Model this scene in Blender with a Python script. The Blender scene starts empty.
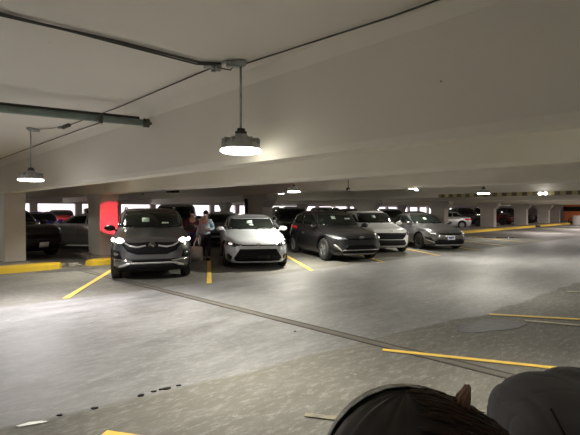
import bpy, bmesh, math, random
from mathutils import Vector, Matrix
from mathutils.bvhtree import BVHTree
random.seed(7)
S = bpy.context.scene
COL = S.collection
R = math.radians
PI = math.pi

# ------------------------------------------------------------------ camera, sky, exposure
CAM_H = 1.55
cam = bpy.data.cameras.new('camera'); cam_o = bpy.data.objects.new('camera', cam); COL.objects.link(cam_o)
cam.sensor_width = 36.0; cam.lens = 36.0 * 430 / 580; cam.clip_start = 0.05; cam.clip_end = 400
cam_o.location = (0, 0, CAM_H); cam_o.rotation_euler = (R(90 - 0.946), 0, 0)
S.camera = cam_o
W = bpy.data.worlds.new('World'); S.world = W; W.use_nodes = True
W.node_tree.nodes['Background'].inputs[0].default_value = (1.0, 0.93, 0.97, 1)
W.node_tree.nodes['Background'].inputs[1].default_value = 1.5
S.view_settings.view_transform = 'Standard'; S.view_settings.look = 'None'
S.view_settings.gamma = 1.0; S.view_settings.exposure = 0.0
S.view_settings.use_curve_mapping = False
LAMP_W = 92.0          # watts of one garage lamp

# ------------------------------------------------------------------ building frame: u along the aisle, v towards the column row
A = R(45.5); SA, CA = math.sin(A), math.cos(A)
ROT = PI / 2 - A
def P(u, v, z=0.0): return Vector((u * SA - v * CA, u * CA + v * SA, z))
def UV(x, y): return (x * SA + y * CA, -x * CA + y * SA)

# ------------------------------------------------------------------ materials
MATS = {}
def nodes(name):
    m = bpy.data.materials.new(name); m.use_nodes = True
    nt = m.node_tree; b = nt.nodes['Principled BSDF']
    return m, nt, b
def mat(name, col, rough=0.5, metal=0.0, coat=0.0, var=0.12, scale=8.0, bump=0.0, emit=None, es=0.0, spec=0.5, sheen=0.0):
    if name in MATS: return MATS[name]
    m, nt, b = nodes(name)
    tc = nt.nodes.new('ShaderNodeTexCoord'); n = nt.nodes.new('ShaderNodeTexNoise')
    n.inputs['Scale'].default_value = scale; n.inputs['Detail'].default_value = 4
    nt.links.new(tc.outputs['Object'], n.inputs['Vector'])
    r = nt.nodes.new('ShaderNodeValToRGB')
    r.color_ramp.elements[0].position = 0.3; r.color_ramp.elements[1].position = 0.7
    r.color_ramp.elements[0].color = tuple(max(0, c * (1 - var)) for c in col) + (1,)
    r.color_ramp.elements[1].color = tuple(min(1, c * (1 + var)) for c in col) + (1,)
    nt.links.new(n.outputs['Fac'], r.inputs['Fac']); nt.links.new(r.outputs['Color'], b.inputs['Base Color'])
    b.inputs['Roughness'].default_value = rough; b.inputs['Metallic'].default_value = metal
    b.inputs['Coat Weight'].default_value = coat; b.inputs['Specular IOR Level'].default_value = spec
    b.inputs['Sheen Weight'].default_value = sheen
    if bump:
        bp = nt.nodes.new('ShaderNodeBump'); bp.inputs['Strength'].default_value = bump; bp.inputs['Distance'].default_value = 0.01
        nt.links.new(n.outputs['Fac'], bp.inputs['Height']); nt.links.new(bp.outputs['Normal'], b.inputs['Normal'])
    if emit:
        b.inputs['Emission Color'].default_value = tuple(emit) + (1,); b.inputs['Emission Strength'].default_value = es
    MATS[name] = m
    return m

def concrete(name, col, stain=0.18, rough=0.8):
    m, nt, b = nodes(name)
    N = nt.nodes.new; L = nt.links.new
    tc = N('ShaderNodeTexCoord')
    big = N('ShaderNodeTexNoise'); big.inputs['Scale'].default_value = 0.55; big.inputs['Detail'].default_value = 6
    fine = N('ShaderNodeTexNoise'); fine.inputs['Scale'].default_value = 14; fine.inputs['Detail'].default_value = 5
    sp = N('ShaderNodeTexVoronoi'); sp.inputs['Scale'].default_value = 3.1
    for x in (big, fine, sp): L(tc.outputs['Object'], x.inputs['Vector'])
    r = N('ShaderNodeValToRGB')
    r.color_ramp.elements[0].position = 0.3; r.color_ramp.elements[1].position = 0.72
    r.color_ramp.elements[0].color = tuple(c * (1 - stain) for c in col) + (1,); r.color_ramp.elements[1].color = tuple(col) + (1,)
    L(big.outputs['Fac'], r.inputs['Fac'])
    lt = N('ShaderNodeMath'); lt.operation = 'LESS_THAN'; lt.inputs[1].default_value = 0.035; L(sp.outputs['Distance'], lt.inputs[0])
    mx = N('ShaderNodeMix'); mx.data_type = 'RGBA'; mx.inputs['B'].default_value = (0.12, 0.09, 0.06, 1)
    ml = N('ShaderNodeMath'); ml.operation = 'MULTIPLY'; ml.inputs[1].default_value = 0.55; L(lt.outputs[0], ml.inputs[0])
    L(ml.outputs[0], mx.inputs['Factor']); L(r.outputs['Color'], mx.inputs['A']); L(mx.outputs['Result'], b.inputs['Base Color'])
    bp = N('ShaderNodeBump'); bp.inputs['Strength'].default_value = 0.15; bp.inputs['Distance'].default_value = 0.01
    L(fine.outputs['Fac'], bp.inputs['Height']); L(bp.outputs['Normal'], b.inputs['Normal'])
    b.inputs['Roughness'].default_value = rough
    return m
M_CEIL = concrete('ceiling_paint', (0.82, 0.78, 0.71), 0.08)
M_BEAM = concrete('beam_paint', (0.82, 0.78, 0.69), 0.10)
M_COLM = concrete('column_concrete', (0.60, 0.57, 0.52), 0.25)
M_WALL = concrete('wall_paint', (0.62, 0.56, 0.55), 0.15)

def floor_material():
    m, nt, b = nodes('parking_floor')
    N = nt.nodes.new; L = nt.links.new
    tc = N('ShaderNodeTexCoord'); sx = N('ShaderNodeSeparateXYZ'); L(tc.outputs['Object'], sx.inputs[0])
    def math_(op, a, bb=None, clamp=False):
        n = N('ShaderNodeMath'); n.operation = op; n.use_clamp = clamp
        for i, v in enumerate((a, bb)):
            if v is None: continue
            if isinstance(v, (int, float)): n.inputs[i].default_value = v
            else: L(v, n.inputs[i])
        return n.outputs[0]
    def noise(scale, detail=5, vec=None, rough=0.55):
        n = N('ShaderNodeTexNoise'); n.inputs['Scale'].default_value = scale; n.inputs['Detail'].default_value = detail; n.inputs['Roughness'].default_value = rough
        L(vec or tc.outputs['Object'], n.inputs['Vector']); return n.outputs['Fac']
    def mixc(f, a, bb):
        n = N('ShaderNodeMix'); n.data_type = 'RGBA'
        for k, v in (('Factor', f), ('A', a), ('B', bb)):
            if isinstance(v, (int, float)): n.inputs[k].default_value = v
            elif isinstance(v, tuple): n.inputs[k].default_value = v
            else: L(v, n.inputs[k])
        return n.outputs['Result']
    def ramp(x, a, bb):
        n = N('ShaderNodeMapRange'); n.inputs['From Min'].default_value = a; n.inputs['From Max'].default_value = bb; L(x, n.inputs['Value']); return n.outputs[0]
    u, v = sx.outputs['X'], sx.outputs['Y']
    wob = math_('MULTIPLY', math_('SUBTRACT', noise(1.3, 3), 0.5), 0.35)
    vv = math_('ADD', v, wob)
    # far edge of the smooth lane and its near edge (lines read off the floor)
    far = math_('SUBTRACT', math_('SUBTRACT', 8.25, math_('MULTIPLY', u, 0.075)), vv)
    near = math_('SUBTRACT', vv, math_('MAXIMUM', math_('SUBTRACT', 3.68, math_('MULTIPLY', u, 0.17)), math_('SUBTRACT', 2.85, math_('MULTIPLY', u, 0.055))))
    lane = math_('MULTIPLY', ramp(far, -0.05, 0.10), ramp(near, -0.03, 0.05))
    # streaks run along the aisle
    mp = N('ShaderNodeMapping'); mp.inputs['Scale'].default_value = (0.55, 1.7, 1); L(tc.outputs['Object'], mp.inputs['Vector'])
    mp2 = N('ShaderNodeMapping'); mp2.inputs['Rotation'].default_value = (0, 0, R(44.5)); mp2.inputs['Scale'].default_value = (0.35, 1.0, 1); L(tc.outputs['Object'], mp2.inputs['Vector'])
    streak = noise(1.6, 7, mp.outputs[0], 0.65)
    patch = noise(0.8, 8, mp2.outputs[0], 0.65)
    fine = noise(60, 5, None, 0.8)
    lane_c = mixc(ramp(streak, 0.35, 0.68), (0.11, 0.11, 0.112, 1), (0.27, 0.27, 0.28, 1))
    asph_c = mixc(ramp(patch, 0.35, 0.65), (0.075, 0.070, 0.057, 1), (0.16, 0.15, 0.125, 1))
    asph_c = mixc(math_('MULTIPLY', ramp(streak, 0.5, 0.75), 0.5), asph_c, (0.22, 0.21, 0.18, 1))
    c = mixc(lane, asph_c, lane_c)
    # tarmac right of the joint is darker than the slab left of it
    rj = math_('MULTIPLY', ramp(u, 4.12, 4.2), math_('SUBTRACT', 1.0, lane)); rj = math_('MULTIPLY', rj, ramp(math_('SUBTRACT', 5.0, vv), 0.0, 0.2))
    c = mixc(math_('MULTIPLY', rj, 0.35), c, (0.10, 0.095, 0.08, 1))
    md = math_('MULTIPLY', ramp(noise(6.5, 9, mp2.outputs[0], 0.8), 0.40, 0.64), 0.5)
    c = mixc(md, c, (0.13, 0.128, 0.12, 1))
    sc2 = math_('MULTIPLY', ramp(noise(18, 7, mp2.outputs[0], 0.8), 0.50, 0.62), 0.24)
    c = mixc(sc2, c, (0.50, 0.50, 0.48, 1))
    grain = ramp(fine, 0.3, 0.7)
    c = mixc(math_('MULTIPLY', grain, 0.16), c, (0.16, 0.16, 0.15, 1))
    # cracks
    cr = N('ShaderNodeTexVoronoi'); cr.feature = 'DISTANCE_TO_EDGE'; cr.inputs['Scale'].default_value = 0.55
    wv = N('ShaderNodeVectorMath'); wv.operation = 'ADD'
    nn = N('ShaderNodeTexNoise'); nn.inputs['Scale'].default_value = 2.2; nn.inputs['Detail'].default_value = 5; L(tc.outputs['Object'], nn.inputs['Vector'])
    sc = N('ShaderNodeVectorMath'); sc.operation = 'SCALE'; sc.inputs['Scale'].default_value = 0.55; L(nn.outputs['Color'], sc.inputs[0])
    L(tc.outputs['Object'], wv.inputs[0]); L(sc.outputs[0], wv.inputs[1]); L(wv.outputs[0], cr.inputs['Vector'])
    crack = math_('MULTIPLY', math_('LESS_THAN', cr.outputs['Distance'], 0.008), math_('SUBTRACT', 1.0, lane))
    c = mixc(math_('MULTIPLY', crack, 0.2), c, (0.07, 0.065, 0.055, 1))
    # pale worn paint flecks
    fl = math_('MULTIPLY', ramp(noise(7.5, 6), 0.66, 0.74), 0.35)
    c = mixc(fl, c, (0.50, 0.50, 0.47, 1))
    L(c, b.inputs['Base Color'])
    rr = math_('ADD', math_('MULTIPLY', ramp(streak, 0.3, 0.7), 0.22), 0.46)
    rr = math_('ADD', rr, math_('MULTIPLY', math_('SUBTRACT', 1.0, lane), 0.18))
    L(rr, b.inputs['Roughness'])
    bp = N('ShaderNodeBump'); bp.inputs['Strength'].default_value = 0.35; bp.inputs['Distance'].default_value = 0.02
    hh = math_('ADD', math_('MULTIPLY', fine, 0.25), math_('ADD', math_('MULTIPLY', streak, 0.8), math_('MULTIPLY', noise(9, 4), 0.5)))
    L(hh, bp.inputs['Height']); L(bp.outputs['Normal'], b.inputs['Normal'])
    return m
M_FLOOR = floor_material()

def worn_paint(name, col, under, amount=0.5, scale=9):
    m, nt, b = nodes(name)
    N = nt.nodes.new; L = nt.links.new
    tc = N('ShaderNodeTexCoord'); n = N('ShaderNodeTexNoise'); n.inputs['Scale'].default_value = scale; n.inputs['Detail'].default_value = 8; n.inputs['Roughness'].default_value = 0.7
    L(tc.outputs['Object'], n.inputs['Vector'])
    r = N('ShaderNodeValToRGB'); e = r.color_ramp.elements
    e[0].position = amount - 0.12; e[0].color = tuple(under) + (1,); e[1].position = amount; e[1].color = tuple(col) + (1,)
    L(n.outputs['Fac'], r.inputs['Fac']); L(r.outputs['Color'], b.inputs['Base Color']); b.inputs['Roughness'].default_value = 0.6
    MATS[name] = m
    return m
M_YEL = worn_paint('yellow_paint', (0.76, 0.52, 0.09), (0.36, 0.30, 0.14), 0.42)
M_YELOLD = worn_paint('faded_paint', (0.40, 0.36, 0.24), (0.26, 0.25, 0.21), 0.52)
M_CURB = worn_paint('curb_paint', (0.72, 0.50, 0.04), (0.20, 0.10, 0.06), 0.40, 5)
M_ISLE = mat('island_concrete', (0.24, 0.22, 0.19), 0.85, var=0.4, scale=3, bump=0.3)
M_GALV = mat('galvanised_steel', (0.36, 0.38, 0.37), 0.42, 0.8, var=0.2)
M_CONDUIT = mat('dark_conduit', (0.07, 0.065, 0.055), 0.6, 0.3)
M_HOUSING = mat('lamp_housing', (0.42, 0.43, 0.41), 0.45, 0.3)
M_LENS = mat('lamp_lens', (0.9, 0.9, 0.85), 0.4, emit=(1.0, 0.97, 0.84), es=16)
M_LENSW = mat('lamp_lens_cool', (0.9, 0.9, 0.9), 0.4, emit=(1.0, 0.97, 0.95), es=14)
M_BLACK = mat('black_plastic', (0.008, 0.008, 0.009), 0.5, spec=.15)
M_TRIM = mat('black_trim', (0.015, 0.015, 0.015), 0.35, spec=.3)
M_TYRE = mat('tyre_rubber', (0.018, 0.018, 0.018), 0.75, bump=0.2)
M_RIM = mat('alloy_rim', (0.42, 0.43, 0.45), 0.3, 0.9)
M_RIMD = mat('dark_rim', (0.08, 0.08, 0.085), 0.35, 0.8)
M_CHROME = mat('chrome', (0.75, 0.75, 0.76), 0.12, 1.0)
M_SATIN = mat('satin_silver', (0.62, 0.62, 0.62), 0.35, 0.6)
M_GLASS = mat('car_glass', (0.010, 0.013, 0.012), 0.06, spec=.35, var=0.3)
M_LAMPG = mat('headlamp_glass', (0.22, 0.23, 0.24), 0.12, 0.4, coat=0.6)
M_LAMPD = mat('dark_headlamp', (0.05, 0.055, 0.06), 0.12, 0.3, coat=0.6)
M_HEAD_ON = mat('headlight_on', (1, 1, 1), 0.3, emit=(1.0, 0.80, 0.86), es=14)
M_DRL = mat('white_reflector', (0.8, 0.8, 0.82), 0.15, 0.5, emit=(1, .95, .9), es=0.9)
M_TAIL = mat('red_tail_lamp', (0.45, 0.01, 0.015), 0.2, coat=0.5, emit=(1, 0.03, 0.05), es=0.25)
M_TAIL_ON = mat('red_tail_lamp_lit', (0.5, 0.01, 0.015), 0.2, emit=(1, 0.03, 0.06), es=3)
M_PLATE = mat('number_plate', (0.75, 0.75, 0.78), 0.5)
M_PLTXT = mat('plate_print', (0.10, 0.12, 0.35), 0.5)
M_PAPER = mat('paper', (0.62, 0.78, 0.68), 0.7)
M_AMBER = mat('amber_lens', (0.6, 0.2, 0.03), 0.2, coat=0.5)
def paint(name, col, metal=0.55, rough=0.32): return mat(name, col, rough, metal, coat=0.8, var=0.06, scale=3)

# ------------------------------------------------------------------ object helpers
def tag(o, label=None, cat=None, group=None, kind=None):
    if label: o['label'] = label
    if cat: o['category'] = cat
    if group: o['group'] = group
    if kind: o['kind'] = kind
    return o
def empty(name, loc=(0, 0, 0), rz=0.0):
    o = bpy.data.objects.new(name, None); COL.objects.link(o); o.location = loc; o.rotation_euler = (0, 0, rz); o.empty_display_size = 0.2
    return o
def obj(name, bm, m, parent=None, smooth=False, loc=None, rz=None):
    bmesh.ops.recalc_face_normals(bm, faces=bm.faces)
    me = bpy.data.meshes.new(name); bm.to_mesh(me); bm.free()
    for mm in (m if isinstance(m, (list, tuple)) else [m]): me.materials.append(mm)
    if smooth:
        for p in me.polygons: p.use_smooth = True
    o = bpy.data.objects.new(name, me); COL.objects.link(o)
    if parent: o.parent = parent
    if loc is not None: o.location = loc
    if rz is not None: o.rotation_euler = (0, 0, rz)
    return o
def box(bm, x0, x1, y0, y1, z0, z1, bev=0.0, M=None):
    g = bmesh.ops.create_cube(bm, size=1.0); vs = g['verts']
    for v in vs: v.co = Vector(((x0 + x1) / 2 + v.co.x * (x1 - x0), (y0 + y1) / 2 + v.co.y * (y1 - y0), (z0 + z1) / 2 + v.co.z * (z1 - z0)))
    if bev:
        es = list({e for v in vs for e in v.link_edges})
        r = bmesh.ops.bevel(bm, geom=es, offset=bev, segments=2, affect='EDGES', profile=0.5)
        vs = list({v for f in r['faces'] for v in f.verts} | {v for v in vs if v.is_valid})
    if M is not None: bmesh.ops.transform(bm, matrix=M, verts=[v for v in vs if v.is_valid])
    return vs
def boxm(*a, **k): bm = bmesh.new(); box(bm, *a, **k); return bm
def tube(bm, pts, r, seg=8, closed_ends=True):
    pts = [Vector(p) for p in pts]; rings = []
    for i, p in enumerate(pts):
        t = (pts[min(i + 1, len(pts) - 1)] - pts[max(i - 1, 0)]).normalized()
        a = t.orthogonal().normalized() if abs(t.z) > 0.95 else Vector((0, 0, 1)).cross(t).normalized(); b_ = t.cross(a)
        rr = r[i] if isinstance(r, (list, tuple)) else r
        rings.append([bm.verts.new(p + a * rr * math.cos(2 * PI * k / seg) + b_ * rr * math.sin(2 * PI * k / seg)) for k in range(seg)])
    for i in range(len(rings) - 1):
        for k in range(seg):
            bm.faces.new((rings[i][k], rings[i][(k + 1) % seg], rings[i + 1][(k + 1) % seg], rings[i + 1][k]))
    if closed_ends:
        bm.faces.new(rings[0][::-1]); bm.faces.new(rings[-1])
def lathe(bm, prof, seg=32, M=None):
    rings = []
    for (r, z) in prof:
        if r < 1e-5: rings.append([bm.verts.new((0, 0, z))])
        else: rings.append([bm.verts.new((r * math.cos(2 * PI * k / seg), r * math.sin(2 * PI * k / seg), z)) for k in range(seg)])
    for a, b_ in zip(rings, rings[1:]):
        for k in range(seg):
            k2 = (k + 1) % seg
            if len(a) == 1 and len(b_) == 1: continue
            if len(a) == 1: bm.faces.new((a[0], b_[k2], b_[k]))
            elif len(b_) == 1: bm.faces.new((a[k], a[k2], b_[0]))
            else: bm.faces.new((a[k], a[k2], b_[k2], b_[k]))
    if M is not None: bmesh.ops.transform(bm, matrix=M, verts=[v for r_ in rings for v in r_])
def prism(bm, poly, z0, z1):
    lo = [bm.verts.new((x, y, z0)) for x, y in poly]; hi = [bm.verts.new((x, y, z1)) for x, y in poly]
    n = len(poly); bm.faces.new(lo[::-1]); bm.faces.new(hi)
    for i in range(n): bm.faces.new((lo[i], lo[(i + 1) % n], hi[(i + 1) % n], hi[i]))
def extr_u(bm, prof, u0, u1):      # profile in (v,z) swept along u, in local building axes
    a = [bm.verts.new((u0, v, z)) for v, z in prof]; b_ = [bm.verts.new((u1, v, z)) for v, z in prof]
    n = len(prof); bm.faces.new(a[::-1]); bm.faces.new(b_)
    for i in range(n): bm.faces.new((a[i], a[(i + 1) % n], b_[(i + 1) % n], b_[i]))
def extr_v(bm, prof, v0, v1):      # profile in (u,z) swept along v
    a = [bm.verts.new((u, v0, z)) for u, z in prof]; b_ = [bm.verts.new((u, v1, z)) for u, z in prof]
    n = len(prof); bm.faces.new(a[::-1]); bm.faces.new(b_)
    for i in range(n): bm.faces.new((a[i], a[(i + 1) % n], b_[(i + 1) % n], b_[i]))
def struct(name, bm, m, smooth=False):
    o = obj(name, bm, m, smooth=smooth, rz=ROT); o['kind'] = 'structure'; return o
def bthing(name, bm, m, label, cat, group=None, origin=(0, 0, 0)):   # mesh in building axes, origin moved to its base
    for v in bm.verts: v.co -= Vector(origin)
    o = obj(name, bm, m, loc=P(*origin), rz=ROT); return tag(o, label, cat, group)

# ------------------------------------------------------------------ large structure
CEIL = 2.87
U0, U1, V0, V1 = -13.0, 84.0, -12.0, 40.0
struct('floor', boxm(U0, U1, V0, V1, -0.3, 0.0), M_FLOOR)
struct('ceiling', boxm(U0, U1, V0, V1, CEIL, CEIL + 0.3), M_CEIL)
struct('wall_left', boxm(U0 - 0.3, U0, V0, V1, 0, CEIL), M_WALL)
struct('wall_front', boxm(U0, U1, V0 - 0.3, V0, 0, CEIL), M_WALL)
struct('wall_right', boxm(U1, U1 + 0.3, V0, V1, 0, CEIL), M_WALL)
# outer wall: parapet, header and mullions round the daylight openings
bm = bmesh.new(); box(bm, U0, U1, V1, V1 + 0.3, 0, 0.95); box(bm, U0, U1, V1, V1 + 0.3, 2.12, CEIL)
for k in range(28): u = U0 + 1.5 + k * 3.5; box(bm, u, u + 0.55, V1, V1 + 0.3, 0.95, 2.12)
struct('wall_back', bm, M_WALL)

# beams across the aisle, sitting on the columns
def beam(u0, w, zb, label, v0=V0, v1=V1, fillet=0.10, ch=0.05):
    bm = bmesh.new()
    prof = [(u0 - fillet, CEIL), (u0, CEIL - fillet), (u0, zb + ch), (u0 + ch * 0.6, zb), (u0 + w - ch * 0.6, zb), (u0 + w, zb + ch), (u0 + w, CEIL - fillet), (u0 + w + fillet, CEIL)]
    extr_v(bm, prof, v0, v1)
    return bthing('concrete_beam', bm, M_BEAM, label, 'beam', origin=(u0, 0, zb))
beam(2.66, 0.28, 2.02, 'deep painted concrete beam nearest the camera, crossing the whole ceiling beside the hanging lamps')
beam(5.20, 0.32, 2.05, 'painted concrete beam directly behind the nearest one, carrying a small hanging sensor')
b3 = beam(11.9, 0.40, 2.24, 'third painted concrete beam back, above the silver sedan, with a small twin lamp')
beam(19.9, 0.40, 2.17, 'distant painted concrete beam with a yellow and black striped clearance edge')
for i, (u, nm) in enumerate([(28.6, 'farther concrete beam behind the striped one, above the grey sedan end of the row'),
                             (37.4, 'far concrete beam over the first column with a bright edge behind the yellow curb'),
                             (45.9, 'far concrete beam over the gap in the yellow curb'),
                             (53.4, 'far concrete beam near the end of the right yellow curb'),
                             (61.5, 'farthest concrete beam in front of the pinkish end wall')]):
    beam(u, 0.6, 2.17, nm)

# columns
def column(u0, wu, v0, wv, base, top, label, group=None, haunch=0.32, hz=0.45, both=True):
    bm = bmesh.new()
    prof = [(v0, base), (v0 + wv, base), (v0 + wv, top - hz - 0.1)]
    prof += [(v0 + wv + haunch, top - hz + 0.22), (v0 + wv + haunch, top)] if both else [(v0 + wv, top)]
    prof += [(v0 - haunch, top), (v0 - haunch, top - hz + 0.22), (v0, top - hz - 0.1)]
    extr_u(bm, prof, u0, u0 + wu)
    return bthing('concrete_column', bm, M_COLM, label, 'column', origin=(u0 + wu / 2, v0 + wv / 2, base))
VC = 13.8
column(2.66, 0.50, VC, 1.0, 0.14, 2.02, 'pale concrete column at the left edge behind the yellow curb', both=False, haunch=0.06, hz=0.30)
column(5.20, 0.56, VC, 1.0, 0.14, 2.05, 'concrete column washed with red light beside the dark grey crossover', haunch=0.10, hz=0.25)
column(11.9, 0.60, VC, 1.0, 0.0, 2.24, 'concrete column with a black pipe, rising behind the silver sedan')
column(19.9, 0.60, VC, 1.0, 0.0, 2.17, 'pale concrete column with flared top behind the white car')
column(28.6, 0.60, VC, 1.0, 0.14, 2.17, 'concrete column just behind the grey sedan with the plate, flared white top')
column(37.6, 0.60, VC, 1.1, 0.14, 2.17, 'concrete column right of the white sedan tail, behind the yellow curb')
column(45.9, 0.60, VC, 1.1, 0.14, 2.17, 'concrete column with bright edge beside the gap in the yellow curb')
column(53.4, 0.60, VC, 1.1, 0.14, 2.17, 'far slim concrete column near the end of the yellow curb')
column(57.8, 0.60, VC, 1.1, 0.0, 2.17, 'far concrete column with pink wall on both sides')
column(61.5, 0.60, VC, 1.1, 0.0, 2.17, 'farthest concrete column, beside the orange vehicle')
for i, (u, lab) in enumerate([(2.3, 'distant column between the blue car and the red car'), (11.1, 'distant column behind the dark blue utility vehicle'), (19.9, 'distant column seen over the silver sedan and the black crossover'), (28.7, 'distant column seen over the black crossover'), (37.4, 'distant column over the white car'), (46.2, 'distant column over the grey sedan')]):
    column(u, 0.5, 27.5, 0.6, 0.0, 2.05 if u < 6 else 2.17, lab, haunch=0.2)

# clearance stripes on the lower edge of the fourth beam
def stripes():
    m, nt, b = nodes('hazard_stripes'); N = nt.nodes.new; L = nt.links.new
    tc = N('ShaderNodeTexCoord'); mp = N('ShaderNodeMapping'); mp.inputs['Rotation'].default_value = (R(45), 0, 0); mp.inputs['Scale'].default_value = (0, 1, 0)
    w = N('ShaderNodeTexWave'); w.bands_direction = 'Y'; w.inputs['Scale'].default_value = 1.1; w.inputs['Distortion'].default_value = 0.3
    L(tc.outputs['Object'], mp.inputs['Vector']); L(mp.outputs[0], w.inputs['Vector'])
    r = N('ShaderNodeValToRGB'); r.color_ramp.interpolation = 'CONSTANT'; e = r.color_ramp.elements
    e[0].color = (0.12, 0.09, 0.05, 1); e[1].position = 0.5; e[1].color = (0.40, 0.34, 0.16, 1)
    L(w.outputs['Color'], r.inputs['Fac']); L(r.outputs['Color'], b.inputs['Base Color']); b.inputs['Roughness'].default_value = 0.7
    return m
bthing('clearance_stripe', boxm(19.86, 19.895, -6.0, 9.9, 2.17, 2.33), stripes(), 'yellow and black striped band along the lower edge of a distant beam', 'stripe', origin=(19.88, 2, 2.17))

# raised island and yellow curb under the columns
def curb(u0, u1, label, v0=12.35, w=0.28, end0=True, end1=True):
    bm = bmesh.new(); n = 10
    poly = [(u0, v0 + w), (u0, v0)] if not end0 else [(u0 + 0.5, v0 + 0.55), (u0 + 0.12, v0 + 0.45), (u0, v0 + 0.28), (u0 + 0.12, v0 + 0.08), (u0 + 0.4, v0)]
    poly += [(u1, v0), (u1, v0 + w)] if not end1 else [(u1 - 0.4, v0), (u1 - 0.12, v0 + 0.08), (u1, v0 + 0.28), (u1 - 0.12, v0 + 0.45), (u1 - 0.5, v0 + 0.55)]
    prism(bm, poly, 0, 0.15)
    top = [e for e in bm.edges if all(v.co.z > 0.1 for v in e.verts)]
    bmesh.ops.bevel(bm, geom=top, offset=0.03, segments=2, affect='EDGES')
    return bthing('painted_curb', bm, M_CURB, label, 'curb', origin=((u0 + u1) / 2, v0, 0))
curb(-12.5, 3.75, 'yellow painted curb with red rust at the left edge, below the pale column', end0=False)
curb(4.35, 7.3, 'short chipped yellow curb between the gap and the dark grey crossover')
curb(27.5, 44.2, 'long yellow curb right of the grey sedan')
curb(45.6, 56.5, 'far yellow curb beyond the dark gap at the right')
bm = bmesh.new(); box(bm, -12.5, 3.2, 12.64, 15.2, 0, 0.135); struct('trim_1', bm, M_ISLE)
bm = bmesh.new(); box(bm, 4.9, 8.0, 12.92, 15.2, 0, 0.135); struct('trim_2', bm, M_ISLE)
bm = bmesh.new(); box(bm, 27.9, 60.0, 12.92, 15.4, 0, 0.135); struct('trim_3', bm, M_ISLE)

# expansion joint across the lane: two parallel dark slots with a pale strip
def ground_strip(name, pts, w, m, z=0.010, label=None, cat=None, group=None, kind=None, lz=0.003):
    bm = bmesh.new(); L_, Rr = [], []
    pts = [Vector((p[0], p[1], 0)) for p in pts]
    for i, p in enumerate(pts):
        t = (pts[min(i + 1, len(pts) - 1)] - pts[max(i - 1, 0)]).normalized(); n = Vector((-t.y, t.x, 0))
        L_.append(p + n * w / 2); Rr.append(p - n * w / 2)
    c = sum(pts, Vector()) / len(pts)
    poly = [(q - c)[:2] for q in L_ + Rr[::-1]]
    prism(bm, poly, 0, lz)
    o = obj(name, bm, m, loc=(c.x, c.y, z - lz)); tag(o, label, cat, group, kind); return o
def pix(x, y, z=0): d = (CAM_H - z) * 430 / (y - 210.4); return ((x - 290) / 430 * d, d)
M_JOINT = mat('joint_rubber', (0.05, 0.045, 0.04), 0.8)
ja, jb = Vector((-4.0, 9.6)), Vector((3.1, 2.6))
ja = Vector(pix(120, 280)); jb = Vector(pix(505, 376)); jd = (jb - ja).normalized(); jn = Vector((-jd.y, jd.x))
je = ja + jd * 14; js = ja - jd * 2.2
bmj = bmesh.new()
for o_ in (-0.07, 0.07):
    a_, b_ = js + jn * o_, je + jn * o_
    prism(bmj, [tuple(a_ + jn * 0.016), tuple(a_ - jn * 0.016), tuple(b_ - jn * 0.016), tuple(b_ + jn * 0.016)], 0.0005, 0.006)
j = obj('trim_4', bmj, M_JOINT); j['kind'] = 'structure'
bmj = bmesh.new(); prism(bmj, [tuple(js + jn * .054), tuple(js - jn * .054), tuple(je - jn * .054), tuple(je + jn * .054)], 0.0005, 0.004)
j = obj('trim_5', bmj, mat('joint_strip', (0.12, 0.11, 0.095), 0.8)); j['kind'] = 'structure'

# painted stall lines (each from its tip at the lane edge)
sd = Vector((-math.sin(R(10.7)), math.cos(R(10.7))))
left = [((65, 299), 4.4, 'yellow stall line left of the dark grey crossover, tip nearest the left'),
        ((209, 284), 4.6, 'yellow stall line between the dark grey crossover and the silver sedan'),
        ((312, 271), 4.8, 'yellow stall line between the silver sedan and the black crossover'),
        ((384, 262.5), 4.6, 'yellow stall line between the black crossover and the white car'),
        ((440, 255.8), 4.6, 'yellow stall line between the white car and the grey sedan'),
        ((479, 250.6), 4.6, 'yellow stall line just right of the grey sedan'),
        ((507, 246.3), 4.6, 'thin pale stall line beyond the grey sedan, second from it'),
        ((528, 242.8), 4.6, 'thin pale stall line in the far empty stalls')]
for p_, ln, lab in left:
    t = Vector(pix(*p_)); ground_strip('stall_line', [t, t + sd * ln], 0.105, M_YEL, label=lab, cat='painted line')
rl = [((383, 351), (580, 372), 'long yellow stall line at lower right just behind the grey jacket', M_YEL, .075),
      ((490, 315), (590, 320.8), 'yellow stall line at right edge beside the dark damp patch', M_YEL, .09),
      ((526, 321.5), (590, 327), 'faded white line just in front of the yellow one at the right edge', M_YELOLD, .08),
      ((568, 292), (600, 293.6), 'short pale stall line cut by the right edge of the picture', M_YELOLD, .10),
      ((305, 417), (420, 431), 'worn pale line fragment left of the dark hair', worn_paint('ghost_paint', (0.23, 0.21, 0.14), (0.14, 0.13, 0.11), 0.55), .06)]
for a_, b_, lab, mm, w_ in rl:
    p0, p1 = Vector(pix(*a_)), Vector(pix(*b_)); ground_strip('stall_line', [p0, p0 + (p1 - p0) * (1.6 if mm == M_YEL else 1.0)], w_, mm, label=lab, cat='painted line')
p0 = Vector(pix(101, 437)); ground_strip('stall_line', [p0, p0 + (Vector(pix(150, 444.5)) - p0) * 2], 0.1, M_YEL, label='yellow line tip at the bottom edge of the floor', cat='painted line')

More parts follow.
